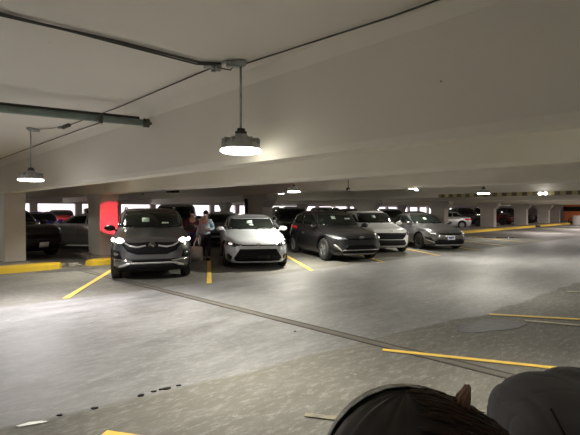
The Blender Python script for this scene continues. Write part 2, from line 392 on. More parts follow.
def blob(name, px, rx, ry, ang, m, label, cat, z=0.004, seed=0, n=36, jag=0.25, th=0.003):
    rnd = random.Random(seed); x, y = px; bm = bmesh.new(); poly = []
    ph = [rnd.uniform(0, 6.28) for _ in range(4)]
    for k in range(n):
        a_ = 2 * PI * k / n; r_ = 1 + jag * (math.sin(2 * a_ + ph[0]) * .5 + math.sin(3 * a_ + ph[1]) * .4 + math.sin(5 * a_ + ph[2]) * .3 + math.sin(9 * a_ + ph[3]) * .2)
        poly.append((rx * r_ * math.cos(a_), ry * r_ * math.sin(a_)))
    prism(bm, poly, 0, th)
    o = obj(name, bm, m, loc=(x, y, z - th + 0.0005), rz=ang); tag(o, label, cat); return o
M_WET = mat('damp_slate', (0.075, 0.075, 0.08), 0.6, var=0.25)
blob('damp_patch', pix(490, 326.5), 0.48, 0.27, R(20), M_WET, 'dark grey damp patch on the floor beside the yellow line at right', 'puddle', seed=3)
M_WATER = mat('dark_water', (0.012, 0.012, 0.013), 0.08)
blob('water_puddle', pix(497, 237.6), 1.7, 0.45, R(5), M_WATER, 'black puddle in front of the long yellow curb', 'puddle', seed=5)
blob('water_puddle', pix(66, 270.5), 0.6, 0.22, R(35), M_WET, 'dark wet stain in the gap between the two left yellow curbs', 'puddle', seed=8)
M_SCRAP = mat('white_scrap', (0.75, 0.76, 0.75), 0.6)
bm = bmesh.new(); prism(bm, [(-.10, -.02), (-.03, .025), (.05, .03), (.11, .012), (.07, -.005), (.0, -.02), (-.07, -.035)], 0, .006)
o = obj('paper_scrap', bm, M_SCRAP, loc=(*pix(30, 426), 0.002), rz=R(10)); tag(o, 'flattened white scrap of litter on the floor at the lower left corner', 'litter')
for k, (x, y, s_) in enumerate([(140, 397, .03), (153, 393, .022), (166, 390, .035), (178, 387, .02), (160, 391, .018), (58, 417, .02), (295, 332, .02), (93, 410, .024)]):
    X, Y = pix(x, y)
    labs = ['dark crumb of debris', 'small dark chip', 'largest dark crumb in the row', 'dark chip at the right end of the row', 'tiny dark speck between two crumbs', 'dark speck near the white scrap', 'tiny dark bit by the joint in the lane', 'dark bit left of the crumb row']
    blob('floor_debris', (X, Y), s_, s_ * .6, .3, M_BLACK, labs[k] + ' on the near edge of the lane', 'debris', seed=k, n=10, th=0.008, z=0.008)

# rubble in the curb gaps
bm = bmesh.new()
for k in range(9):
    a_ = random.uniform(0, 6); s_ = random.uniform(.06, .13)
    box(bm, -s_, s_, -s_ * .7, s_ * .7, 0, s_ * .8, 0.015, Matrix.Translation((random.uniform(-.35, .35), random.uniform(-.15, .15), 0)) @ Matrix.Rotation(a_, 4, 'Z'))
o = obj('broken_concrete', bm, M_ISLE, loc=P(4.05, 12.8, 0)); tag(o, 'heap of dark broken curb pieces in the gap between the left curbs', 'rubble', kind='stuff')
bm = bmesh.new(); box(bm, -.5, .5, -.18, .18, 0, .12, .03)
o = obj('wheel_stop', bm, M_BLACK, loc=P(44.9, 12.6, 0), rz=ROT); tag(o, 'dark block in the gap of the right yellow curb', 'block')

# ------------------------------------------------------------------ garage lamps
def make_lamp(drop, warm=True):
    """origin at the ceiling; drop = distance to the lens bottom"""
    t = empty('pendant_lamp')
    zb = -drop
    bm = bmesh.new(); lathe(bm, [(0, 0), (.055, 0), (.06, -.02), (.03, -.05), (0, -.05)], 20); box(bm, -.13, -.01, -.025, .025, -.06, -.01, .006); obj('ceiling_mount', bm, M_GALV, t)
    bm = bmesh.new(); tube(bm, [(0, 0, -.03), (0, 0, zb + .19)], .0105, 10); obj('stem', bm, M_GALV, t, True)
    bm = bmesh.new(); box(bm, -.035, .035, -.035, .035, zb + .165, zb + .215, .008); tube(bm, [(-.05, 0, zb + .18), (.05, 0, zb + .18)], .012); obj('junction_box', bm, M_CONDUIT, t)
    bm = bmesh.new()
    lathe(bm, [(0, zb + .165), (.05, zb + .165), (.075, zb + .14), (.10, zb + .135), (.125, zb + .10), (.15, zb + .095), (.175, zb + .05), (.185, zb + .045), (.185, zb + .03), (0, zb + .03)], 12)
    for k in range(12):
        a_ = 2 * PI * k / 12; Mx = Matrix.Rotation(a_, 4, 'Z')
        box(bm, .06, .17, -.004, .004, zb + .05, zb + .125, 0, Mx)
    obj('housing', bm, M_HOUSING, t)
    bm = bmesh.new(); lathe(bm, [(0, zb + .028), (.178, zb + .028), (.182, zb + .012), (.16, zb), (0, zb - .004)], 32)
    obj('lens', bm, M_LENS if warm else M_LENSW, t, True)
    return t
def copy_tree(o, parent=None):
    c = o.copy(); COL.objects.link(c); c.parent = parent
    for ch in list(o.children):
        if ch.type != 'LIGHT': copy_tree(ch, c)
    return c
def lamp_light(loc, power, col=(1.0, 0.95, 0.80), size=.34, spread=180, glow=0.0):
    l = bpy.data.lights.new('lamp_downlight', 'AREA'); l.shape = 'DISK'; l.size = size; l.energy = power; l.color = col
    o = bpy.data.objects.new('lamp_downlight', l); COL.objects.link(o); o.location = (loc[0], loc[1], loc[2] - .005)
    l.spread = R(spread)
    if glow:
        g = bpy.data.lights.new('lamp_glow', 'POINT'); g.shadow_soft_size = .08; g.energy = power * glow; g.color = col
        q = bpy.data.objects.new('lamp_glow', g); COL.objects.link(q); q.location = (loc[0], loc[1], loc[2] - .1)
    return o
lamp_a = make_lamp(0.81); lamp_b = make_lamp(0.85, False); lamp_c = make_lamp(0.42)
DROP = {0: .81, 1: .85, 2: .42}
LAMPS = [  # x,y world (of the stem) and what to say
    ((-0.435, 3.82), 0, 'bright pendant lamp hanging nearest, on a thin stem in front of the deep beam', .62),
    ((-4.15, 6.9), 1, 'bright pendant lamp at the left, hanging beside the pale column', 1.35),
    (tuple(P(8.6, 8.6)[:2]), 0, 'small bright pendant lamp seen just under the second beam, above the black crossover', 1.8),
    ((6.05, 13.45), 0, 'small bright pendant lamp at right, just above the striped band', 1.0),
    (tuple(P(3.85, 5.6)[:2]), 2, 'pendant lamp tucked between the first and second beams above the lane', .65),
    (tuple(P(3.85, 11.2)[:2]), 2, 'pendant lamp tucked between the first and second beams near the column row', .6),
    (tuple(P(3.85, 0.2)[:2]), 2, 'pendant lamp between the first and second beams to the right of the camera', .5),
    (tuple(P(8.6, 3.2)[:2]), 2, 'pendant lamp between the second and third beams over the right stalls', .35),
    (tuple(P(-3.6, 4.6)[:2]), 1, 'pendant lamp behind and left of the camera over the lane', 2.3),
    (tuple(P(-3.6, -2.5)[:2]), 0, 'pendant lamp behind the camera over the stalls', 1.0),
    (tuple(P(-8.0, 9.0)[:2]), 1, 'pendant lamp far left of the camera near the curb', 0.8),
]
tmpl = {0: lamp_a, 1: lamp_b, 2: lamp_c}; used = set()
for (x, y), k, lab, pw in LAMPS:
    o = tmpl[k] if k not in used else copy_tree(tmpl[k]); used.add(k)
    o.location = (x, y, CEIL); tag(o, lab, 'ceiling lamp', 'pendant garage lamps')
    lamp_light((x, y, CEIL - DROP[k] - .02), LAMP_W * pw, (1.0, 0.955, 0.82) if k != 1 else (1.0, 0.95, 0.93), spread=120 if k == 2 else 170 if y > 10 else 150, glow=.22 if x * SA + y * CA < 0 else .02)
lamp_b.rotation_euler = (0, 0, R(200)); lamp_a.rotation_euler = (0, 0, R(10))
far_spots = []
for u in (15.5, 24.2, 33.0, 41.5, 49.5, 57.5, 66, 75):
    for v in (2.5, 8.6): far_spots.append((u, v))
for u in (1.2, 16.2, 24.5): far_spots.append((u, 17.2))  # added fill row, brightens the cars behind the columns
far_spots = [s for s in far_spots if s != (15.5, 8.6)] + [(16.2, 9.2)]
for u in (1.0, 8.4, 15.5, 24.0, 33.0, 41.5, 50, 60):
    for v in (20.0, 32.0): far_spots.append((u, v))
for i, (u, v) in enumerate(far_spots):
    o = copy_tree(lamp_c); p = P(u, v); o.location = (p.x, p.y, CEIL + 0.0)
    bay = ['first', 'second', 'third', 'fourth', 'fifth', 'sixth', 'seventh', 'eighth', 'ninth'][min(8, int(u // 8.8))]
    side = 'right stalls' if v < 5 else 'left side of the lane' if v < 12 else 'cars behind columns, added as fill' if v < 18 else 'back stalls' if v < 25 else 'far back wall'
    tag(o, 'distant pendant lamp %s, %s bay over the %s' % ('farther on' if int(u) in (8, 75) else 'on short stem', bay, side), 'ceiling lamp', 'distant pendant garage lamps')
    lamp_light((p.x, p.y, CEIL - .44), LAMP_W * ((1.0 if u < 28 else 2.4) if v < 12 else 0.75), (1.0, 0.89, 0.85) if u > 28 else (1.0, 0.955, 0.84))

# twin emergency lamps and other small ceiling devices
def twin_lamp(loc, rz, s, label):
    t = empty('twin_lamp', loc, rz); tag(t, label, 'lamp')
    obj('back_plate', boxm(-.01, .03, -.12 * s, .12 * s, -.03 * s, .05 * s, .004), M_HOUSING, t)
    for q in (-1, 1):
        bm = bmesh.new(); lathe(bm, [(0, 0), (.03 * s, 0), (.04 * s, .05 * s), (.035 * s, .06 * s), (0, .06 * s)], 16, Matrix.Translation((-.01, q * .07 * s, 0)) @ Matrix.Rotation(R(-90), 4, 'Y')); obj('lamp_head', bm, M_LENSW, t, True)
p = P(11.86, 6.6); twin_lamp((p.x, p.y, 2.16), ROT, .45, 'small twin-headed lamp on the face of the third beam')
p = P(19.82, 5.32); twin_lamp((p.x, p.y, 2.24), ROT, 1.5, 'bright twin-headed lamp on the distant striped beam at right')
t = empty('hanging_sensor', P(5.17, 4.72, 2.06)); tag(t, 'small dark sensor hanging on a short stem from the second beam', 'sensor')
t.location = (.98, 7.25, 2.06)
bm = bmesh.new(); tube(bm, [(0, 0, 0), (0, 0, -.13)], .006); obj('stem', bm, M_CONDUIT, t)
bm = bmesh.new(); bmesh.ops.create_icosphere(bm, subdivisions=2, radius=.022, matrix=Matrix.Translation((-.015, 0, -.15))); tube(bm, [(0, 0, -.12), (.03, 0, -.16)], .008); obj('sensor_head', bm, M_BLACK, t, True)
t = empty('hanging_hook', (-4.35, 12.6, 2.17)); tag(t, 'small dark hook hanging from the ceiling above the dark grey crossover', 'hook')
bm = bmesh.new(); tube(bm, [(0, 0, 0.0), (0, 0, -.12), (.03, 0, -.17), (.06, 0, -.15), (.06, 0, -.1)], .012); obj('hook', bm, M_CONDUIT, t)
bm = bmesh.new(); tube(bm, [(0, 0, .7), (0, 0, 0)], .008); obj('rod', bm, M_CONDUIT, t)
t = empty('hanging_sign', (-4.9, 18.0, 2.43)); tag(t, 'small dark red-brown box sign hanging above the parked cars', 'sign')
obj('sign_box', boxm(-.26, .26, -.05, .05, -.14, .14, .01), mat('sign_brown', (.10, .05, .045), .6), t)
obj('sign_band', boxm(-.03, .07, -.06, .06, -.145, .145, .0), M_BLACK, t)
bm = bmesh.new(); tube(bm, [(-.2, 0, .14), (-.2, 0, .44)], .008); tube(bm, [(.2, 0, .14), (.2, 0, .44)], .008); obj('hanger', bm, M_CONDUIT, t)

# conduits on the ceiling
def conduit(pts, r, m, label, cat='conduit', name='ceiling_conduit'):
    bm = bmesh.new(); c = Vector(pts[0]); tube(bm, [Vector(p) - c for p in pts], r, 8); o = obj(name, bm, m, loc=c, smooth=True); return tag(o, label, cat)
def cz(u, v, z=CEIL - .022): return P(u, v, z)
conduit([cz(-12, 3.32), cz(-4, 3.36), cz(0.64, 3.40), cz(1.4, 3.30), cz(2.1, 3.26), cz(2.25, 3.16)], .011, M_CONDUIT, 'thicker dark ceiling conduit running from the upper left to the nearest lamp')
conduit([cz(-12, 3.28), cz(0.64, 3.37), cz(1.5, 3.34), cz(2.1, 3.32), cz(2.25, 3.2)], .008, M_CONDUIT, 'thin cable beside the thick conduit in the upper left')
conduit([cz(2.25, 3.3), cz(2.27, 5.4), cz(2.2, 7.2)], .007, M_CONDUIT, 'dark conduit linking the nearest lamp to the left lamp')
conduit([cz(2.2, 7.2), cz(2.05, 7.6), cz(1.9, 7.85)], .006, M_GALV, 'thin pale lead from the conduit end to the left lamp mount')
conduit([cz(2.47, 6.5), cz(2.44, 8), cz(2.4, 13.7)], .008, M_CONDUIT, 'dark conduit along the beam from the green pipe to the left column')
conduit([cz(2.4, 3.0), cz(2.52, 1.6), cz(2.56, -3.0), cz(2.56, -9)], .007, M_CONDUIT, 'dark conduit along the beam from the nearest lamp to the upper right')
t = empty('conduit_fitting', cz(2.25, 3.22)); tag(t, 'cluster of conduit fittings and clamps at the nearest lamp mount', 'fitting')
bm = bmesh.new()
for k in range(5): box(bm, -.05 + k * .035, -.03 + k * .035, -.02, .02, -.03, .02, .004, Matrix.Rotation(R(30 * k), 4, 'Z'))
tube(bm, [(-.12, .02, 0), (-.03, 0, 0)], .022, 10); tube(bm, [(.0, 0, 0), (.09, -.06, .01), (.15, -.12, -.02)], .012, 8); obj('clamp', bm, M_GALV, t)
bm = bmesh.new(); tube(bm, [(-.05, .04, 0), (.03, .05, -.01), (.12, .0, -.04), (.16, -.08, -.03)], .006, 6); obj('flexible_lead', bm, M_CONDUIT, t)
t = empty('conduit_fitting', cz(2.2, 7.2)); tag(t, 'dark connector at the end of the conduit beside the left lamp', 'fitting')
bm = bmesh.new(); tube(bm, [P(0, -.18), P(0, .1)], .03, 10); tube(bm, [P(0, .1), P(-.05, .16)], .018, 8); obj('connector', bm, M_CONDUIT, t)

# suspended green-grey pipe: image y 108 at left edge to 124 at x=149
def at(x, y, z): d = (z - CAM_H) * 430 / (210.4 - y); return Vector(((x - 290) / 430 * d, d, z))
ZP = 2.665
e1 = at(148, 123.5, ZP); e0 = at(0, 109, ZP); dirp = (e0 - e1).normalized()
t = empty('suspended_pipe', e1); tag(t, 'green-grey pipe hung under the ceiling, ending with a cap at the beam', 'pipe')
bm = bmesh.new(); tube(bm, [(0, 0, 0), dirp * 8], .042, 14); obj('pipe', bm, mat('pipe_green', (.22, .28, .25), .35, .3), t, True)
bm = bmesh.new(); tube(bm, [dirp * 0.1 + Vector((0, 0, .055)), dirp * 8 + Vector((0, 0, .055))], .018, 8); obj('top_rail', bm, M_CONDUIT, t, True)
bm = bmesh.new(); tube(bm, [dirp * -.02, dirp * .05], .055, 14); tube(bm, [dirp * -.05, dirp * -.02], .02, 10); obj('end_cap', bm, M_CONDUIT, t)
for k in (.55, 1.9, 3.6):
    q = dirp * k; bm = bmesh.new(); tube(bm, [q - dirp * .02, q + dirp * .02], .058, 14); k > 3 and tube(bm, [q + Vector((0, 0, .04)), q + Vector((0, 0, CEIL - ZP))], .01, 6); obj('clamp', bm, M_CONDUIT, t)

# black pipe on the column behind the silver sedan
t = empty('drain_pipe', P(10.98, 14.3, 0)); tag(t, 'black drain pipe running down the column behind the silver sedan', 'pipe')
t.location = P(11.79, 14.72, 0)
bm = bmesh.new(); tube(bm, [(0, 0, 0), (0, 0, 1.9), (-.02, .02, 2.05)], .07, 12); obj('pipe', bm, M_BLACK, t, True)
for z in (.7, 1.7): bm = bmesh.new(); tube(bm, [(0, 0, z), (0, 0, z + .05)], .085, 12); obj('bracket', bm, M_CONDUIT, t)

# ------------------------------------------------------------------ vehicles
def pchip(ys, sub):
    n = len(ys); d = [ys[i + 1] - ys[i] for i in range(n - 1)]; m = [0] * n
    m[0], m[-1] = d[0], d[-1]
    for i in range(1, n - 1): m[i] = 0 if d[i - 1] * d[i] <= 0 else 2 * d[i - 1] * d[i] / (d[i - 1] + d[i])
    out = []
    for i in range(n - 1):
        for k in range(sub):
            t_ = k / sub; h00 = 2 * t_**3 - 3 * t_**2 + 1; h10 = t_**3 - 2 * t_**2 + t_; h01 = -2 * t_**3 + 3 * t_**2; h11 = t_**3 - t_**2
            out.append(h00 * ys[i] + h10 * m[i] + h01 * ys[i + 1] + h11 * m[i + 1])
    out.append(ys[-1]); return out
def sqring(K):
    pts = []
    for k in range(K): pts.append((1, -1 + 2 * k / K))
    for k in range(K): pts.append((1 - 2 * k / K, 1))
    for k in range(K): pts.append((-1, 1 - 2 * k / K))
    for k in range(K): pts.append((-1 + 2 * k / K, -1))
    return pts
class Body:
    """keys: rows of (z, x_front, x_rear, half_width, exponent_front, exponent_rear)"""
    def __init__(s, keys, sub=5, K=18):
        cols = list(zip(*keys)); cols = [pchip(list(c), sub) for c in cols]; s.rows = list(zip(*cols)); s.K = K
    def lookup(s, z):
        rows = s.rows
        for a, b_ in zip(rows, rows[1:]):
            if a[0] <= z <= b_[0]:
                f = (z - a[0]) / max(1e-6, b_[0] - a[0]); return [p + (q - p) * f for p, q in zip(a, b_)]
        return rows[-1]
    def mesh(s):
        bm = bmesh.new(); ring = sqring(s.K); prev = None; first = None
        for (z, xf, xr, w, nf, nr) in s.rows:
            cx = (xf + xr) / 2; hl = (xf - xr) / 2; vs = []
            for px, py in ring:
                n = nf if px > 0 else nr
                sc = 1.0 / (abs(px)**n + abs(py)**n)**(1.0 / n)
                vs.append(bm.verts.new((cx + hl * px * sc, w * py * sc, z)))
            if prev:
                for i in range(len(vs)): bm.faces.new((prev[i], prev[(i + 1) % len(vs)], vs[(i + 1) % len(vs)], vs[i]))
            else: first = vs
            prev = vs
        bm.faces.new(first[::-1]); bm.faces.new(prev)
        bmesh.ops.recalc_face_normals(bm, faces=bm.faces)
        return bm
def clip_grid(outline, step):
    bm = bmesh.new(); vs = [bm.verts.new((p[0], p[1], 0)) for p in outline]; bm.faces.new(vs)
    for ax in (0, 1):
        lo = min(p[ax] for p in outline); hi = max(p[ax] for p in outline); n = int((hi - lo) / step)
        for k in range(1, n + 1):
            co = [0, 0, 0]; co[ax] = lo + (hi - lo) * k / (n + 1); no = [0, 0, 0]; no[ax] = 1
            bmesh.ops.bisect_plane(bm, geom=bm.verts[:] + bm.edges[:] + bm.faces[:], plane_co=co, plane_no=no)
    return bm
def patch(name, car, outline, az, m, off=0.004, th=0.012, step=0.06, parent=None, smooth=True):
    """outline in (horizontal, z) as seen along azimuth az (0 = from the front, 90 = from the left side); wraps onto the body"""
    bm = clip_grid(outline, step); a_ = R(az); D = Vector((math.cos(a_), math.sin(a_), 0)); T = Vector((-math.sin(a_), math.cos(a_), 0))
    for v in bm.verts:
        o_ = T * v.co.x + Vector((0, 0, v.co.y)) + D * 6; hit = car['bvh'].ray_cast(o_, -D)
        if hit[0] is None: hit = car['bvh'].find_nearest(T * v.co.x + Vector((0, 0, v.co.y)) + D * 1.0)
        v.co = hit[0] + hit[1] * off
    bmesh.ops.remove_doubles(bm, verts=bm.verts, dist=1e-5)
    # orient outwards, then give thickness
    for f in bm.faces:
        f.normal_update()
        if f.normal.dot(D) < 0: f.normal_flip()
    me = bpy.data.meshes.new(name); bm.to_mesh(me); bm.free(); me.materials.append(m)
    for p in me.polygons: p.use_smooth = smooth
    o = bpy.data.objects.new(name, me); COL.objects.link(o); o.parent = parent or car['root']
    s_ = o.modifiers.new('thickness', 'SOLIDIFY'); s_.thickness = th; s_.offset = -0.3
    return o
def mir(pl): return [(-x, z) for x, z in pl][::-1]
def strip(p0, p1, w):
    (x0, z0), (x1, z1) = p0, p1; L_ = math.hypot(x1 - x0, z1 - z0); nx, nz = -(z1 - z0) / L_ * w / 2, (x1 - x0) / L_ * w / 2
    return [(x0 + nx, z0 + nz), (x0 - nx, z0 - nz), (x1 - nx, z1 - nz), (x1 + nx, z1 + nz)]
def wheel(car, x, y, r, m_rim, spokes=5):
    sgn = 1 if y > 0 else -1
    bm = bmesh.new(); w = .105
    lathe(bm, [(r * .66, -w), (r * .80, -w), (r * .93, -w * .95), (r * .985, -w * .75), (r, -w * .5), (r, w * .5), (r * .985, w * .75), (r * .93, w * .95), (r * .80, w), (r * .66, w), (r * .64, w * .5), (r * .64, -w * .5), (r * .66, -w)], 40)
    t = obj('wheel', bm, M_TYRE, car['root'], True, (x, y, r)); t.rotation_euler = (R(-90 * sgn), 0, 0)
    bm = bmesh.new()
    lathe(bm, [(0, .02), (r * .63, .02), (r * .63, 0), (0, 0)], 30)
    lathe(bm, [(r * .60, .02), (r * .60, .085), (r * .66, .095), (r * .68, .08), (r * .66, .0)], 36)
    lathe(bm, [(0, .085), (r * .12, .085), (r * .15, .06), (r * .15, .02)], 20)
    for k in range(spokes):
        for q in (-.14, .14):
            Mx = Matrix.Rotation(2 * PI * k / spokes + q, 4, 'Z'); box(bm, r * .1, r * .62, -r * .045, r * .045, .035, .075, .006, Mx)
    o = obj('rim', bm, m_rim, t)
    return t
def car_base(name, keys, loc, heading, pt, label, wb, xfa, r=.33, W_=.9, rim=None, group=None, arch=None, clad=False):
    """xfa: x of the front axle; heading: rotation about z"""
    t = empty(name, (loc[0], loc[1], 0), heading); tag(t, label, 'car', group)
    B = Body(keys); bm = B.mesh(); car = {'root': t, 'B': B, 'paint': pt, 'r': r, 'xfa': xfa, 'wb': wb, 'W': W_}
    car['bvh'] = BVHTree.FromBMesh(bm)
    o = obj('body', bm, [pt, M_BLACK], t, True)
    for xx in (xfa, xfa - wb):
        bc = bmesh.new()
        for sgn in (-1, 1): lathe(bc, [(0, W_ - .30), (r + .055, W_ - .30), (r + .055, W_ + .3), (0, W_ + .3)], 36, Matrix.Translation((xx, 0, r + .01)) @ Matrix.Rotation(R(-90 * sgn), 4, 'X'))
        cut = obj('arch_cutter', bc, [M_BLACK, M_BLACK], None)
        for p in cut.data.polygons: p.material_index = 1
        cut.location = (loc[0], loc[1], 0); cut.rotation_euler = (0, 0, heading)
        md = o.modifiers.new('b', 'BOOLEAN'); md.operation = 'DIFFERENCE'; md.object = cut; md.solver = 'EXACT'
        bpy.context.view_layer.update()
        dg = bpy.context.evaluated_depsgraph_get(); me = bpy.data.meshes.new_from_object(o.evaluated_get(dg))
        old = o.data; o.modifiers.clear(); o.data = me; bpy.data.meshes.remove(old)
        cm = cut.data; bpy.data.objects.remove(cut); bpy.data.meshes.remove(cm)
    try: o.data.set_sharp_from_angle(angle=R(38))
    except Exception: pass
    for xx in (xfa, xfa - wb):
        for sgn in (-1, 1):
            ww = B.lookup(r)[3]
            wheel(car, xx, sgn * (W_ - .125), r, rim or M_RIM)
            if clad:
                n = 16; outer = [(xx + (r + .115) * math.cos(PI * k / n), r + .01 + (r + .115) * math.sin(PI * k / n)) for k in range(n + 1)]
                inner = [(xx + (r + .06) * math.cos(PI * k / n), r + .01 + (r + .06) * math.sin(PI * k / n)) for k in range(n + 1)]
                for k0 in range(0, n, 4):
                    pl = outer[k0:k0 + 5] + inner[k0:k0 + 5][::-1]
                pl = outer + inner[::-1]
                if sgn > 0: pl = [(-x, z) for x, z in pl]
                pa = patch('arch_trim', car, pl, 90 * sgn, M_BLACK, .006, .02, .12)
    return car
def glass(car, zb, zt, xs, ws=.84, rs=.84, bp=None, rear=True, side=True, ftop=.80, fbot=.30, rtop=.25, rbot=.35):
    """windshield, rear window and side windows between heights zb..zt; xs = (front cowl, roof front, roof rear, rear base) handled from the body rows"""
    B = car['B']
    def outl(k, z0, z1):
        n = 6; zz = [z0 + (z1 - z0) * i / n for i in range(n + 1)]
        l = [(-B.lookup(z)[3] * k, z) for z in zz]; r_ = [(B.lookup(z)[3] * k, z) for z in zz][::-1]; return l + r_
    w = patch('windshield', car, outl(ws, zb + .02, zt - .015), 0, M_GLASS, .003, .008, .07)
    car['windshield'] = w
    if rear: patch('rear_window', car, [(-x, z) for x, z in outl(rs, zb + .06, zt - .02)][::-1], 180, M_GLASS, .003, .008, .07)
    if side:
        n = 5; zz = [zb + .035 + (zt - .045 - zb - .035) * i / n for i in range(n + 1)]
        f = [(B.lookup(z)[1] - .20 - .02 * i, z) for i, z in enumerate(zz)]; r_ = [(B.lookup(z)[2] + .24, z) for z in zz]
        bp = bp if bp is not None else (f[-1][0] + r_[-1][0]) / 2
        for sgn in (-1, 1):
            for nm, pl in (('front_side_window', f + [(bp + .035, zz[-1]), (bp + .035, zz[0])]), ('rear_side_window', [(bp - .035, zz[0]), (bp - .035, zz[-1])] + r_[::-1])):
                pl = [(-sgn * x, z) for x, z in pl]
                patch(nm, car, pl, 90 * sgn, M_GLASS, .003, .008, .09)
def mirrors(car, x, z, m=None, w=None):
    B = car['B']; w = w or B.lookup(z)[3]
    for sgn in (-1, 1):
        bm = bmesh.new(); bmesh.ops.create_uvsphere(bm, u_segments=16, v_segments=10, radius=1, matrix=Matrix.Translation((x, sgn * (w + .12), z + .03)) @ Matrix.Diagonal((.085, .125, .075, 1)))
        tube(bm, [(x + .02, sgn * (w - .05), z - .03), (x + .01, sgn * (w + .08), z)], .022, 8)
        o = obj('side_mirror', bm, m or car['paint'], car['root'], True)
        bm = bmesh.new(); lathe(bm, [(0, 0), (.9, 0), (1, .02), (0, .02)], 20, Matrix.Translation((x - .075, sgn * (w + .12), z + .03)) @ Matrix.Diagonal((1, .10, .058, 1)) @ Matrix.Rotation(R(90), 4, 'Y')); obj('mirror_glass', bm, M_CHROME, o)
def lower_band(car, z0, z1, m, az=0, wk=.8, name='bumper_skirt'):
    B = car['B']; w = B.lookup((z0 + z1) / 2)[3] * wk; return patch(name, car, [(-w, z0), (w, z0), (w * 1.03, z1), (-w * 1.03, z1)], az, m, .005, .015, .08)
def doors(car, zlo, zhi, xs):
    for sgn in (-1, 1):
        for x in xs: patch('door_gap', car, [(-sgn * q, z) for q, z in strip((x, zlo), (x - .02, zhi), .012)], 90 * sgn, M_BLACK, .001, .003, .12)
        for x in xs[1:]: patch('door_handle', car, [(-sgn * q, z) for q, z in strip((x + .12, zhi - .10), (x + .27, zhi - .09), .028)], 90 * sgn, car['paint'], .018, .02, .1)
def plate(car, az, z, w=.31, h=.155, txt=True):
    o = patch('licence_plate', car, [(-w / 2, z - h / 2), (w / 2, z - h / 2), (w / 2, z + h / 2), (-w / 2, z + h / 2)], az, M_PLATE, .03, .01, .2)
    if txt: patch('plate_print', car, [(-w * .36, z - h * .2), (w * .36, z - h * .2), (w * .36, z + h * .2), (-w * .36, z + h * .2)], az, M_PLTXT, .036, .004, .2, parent=o)
def paper(car, y0, z0, w, h, m=None):
    patch('windshield_paper', car, [(y0 - w / 2, z0 - h / 2), (y0 + w / 2, z0 - h / 2), (y0 + w / 2, z0 + h / 2), (y0 - w / 2, z0 + h / 2)], 0, m or M_PAPER, .008, .003, .1)
def wipers(car, z, w):
    for q in (-.5, .12): patch('wiper', car, strip((q * w, z), (q * w + .55, z + .05), .018), 0, M_BLACK, .014, .012, .1)
def tails(car, pl, m=M_TAIL):
    for sgn in (-1, 1): patch('tail_light', car, [(sgn * y, z) for y, z in pl] if sgn > 0 else mir(pl), 180, m, .006, .015, .06)
def ring_emblem(car, z, kind, s=.06):
    """small badge standing on the nose"""
    hit = car['bvh'].ray_cast(Vector((6, 0, z)), Vector((-1, 0, 0))); c = hit[0] + Vector((.02, 0, 0)); bm = bmesh.new()
    def ell(ry, rz, oy=0, oz=0, t_=.006):
        pts = [(c.x, c.y + oy + ry * math.cos(a_), c.z + oz + rz * math.sin(a_)) for a_ in [2 * PI * k / 24 for k in range(25)]]; tube(bm, pts, t_, 6)
    if kind == 'shields':
        ell(s, s)
        for q in (-1, 0, 1):
            o_ = [(-.016, .03), (.016, .03), (.016, -.005), (0, -.03), (-.016, -.005)]
            vs = [(c.x + .004 + .004 * (q + 1), c.y + y * s / .06 + q * s * .42, c.z + z_ * s / .06 - q * s * .18) for y, z_ in o_]
            lo = [bm.verts.new(v) for v in vs]; hi = [bm.verts.new((v[0] + .008, v[1], v[2])) for v in vs]
            bm.faces.new(lo[::-1]); bm.faces.new(hi)
            for i in range(5): bm.faces.new((lo[i], lo[(i + 1) % 5], hi[(i + 1) % 5], hi[i]))
    elif kind == 'ellipses':
        ell(s * 1.35, s * .9); ell(s * .45, s * .85); ell(s * .9, s * .38, 0, s * .42)
    elif kind == 'letter_h':
        ell(s * 1.3, s * .8)
        for q in (-1, 1): tube(bm, [(c.x, q * s * .45 - s * .15, c.z - s * .55), (c.x, q * s * .45 + s * .15, c.z + s * .55)], .008, 6)
        tube(bm, [(c.x, -s * .45, c.z - s * .1), (c.x, s * .45, c.z + s * .1)], .008, 6)
    elif kind == 'letters':
        L_ = [((-.9, -.5), (-.9, .5)), ((-.9, 0), (-.35, .5)), ((-.7, .1), (-.3, -.5)), ((0, -.5), (0, .5)), ((.3, -.5), (.6, .5)), ((.6, .5), (.9, -.5))]
        for a_, b_ in L_: tube(bm, [(c.x, a_[0] * s * 1.3, c.z + a_[1] * s), (c.x, b_[0] * s * 1.3, c.z + b_[1] * s)], .005, 6)
    return obj('emblem', bm, M_CHROME, car['root'])
H0 = R(-79.3)
def place(nose, heading, L): f = Vector((math.cos(heading), math.sin(heading))); return (nose[0] - f.x * L / 2, nose[1] - f.y * L / 2)

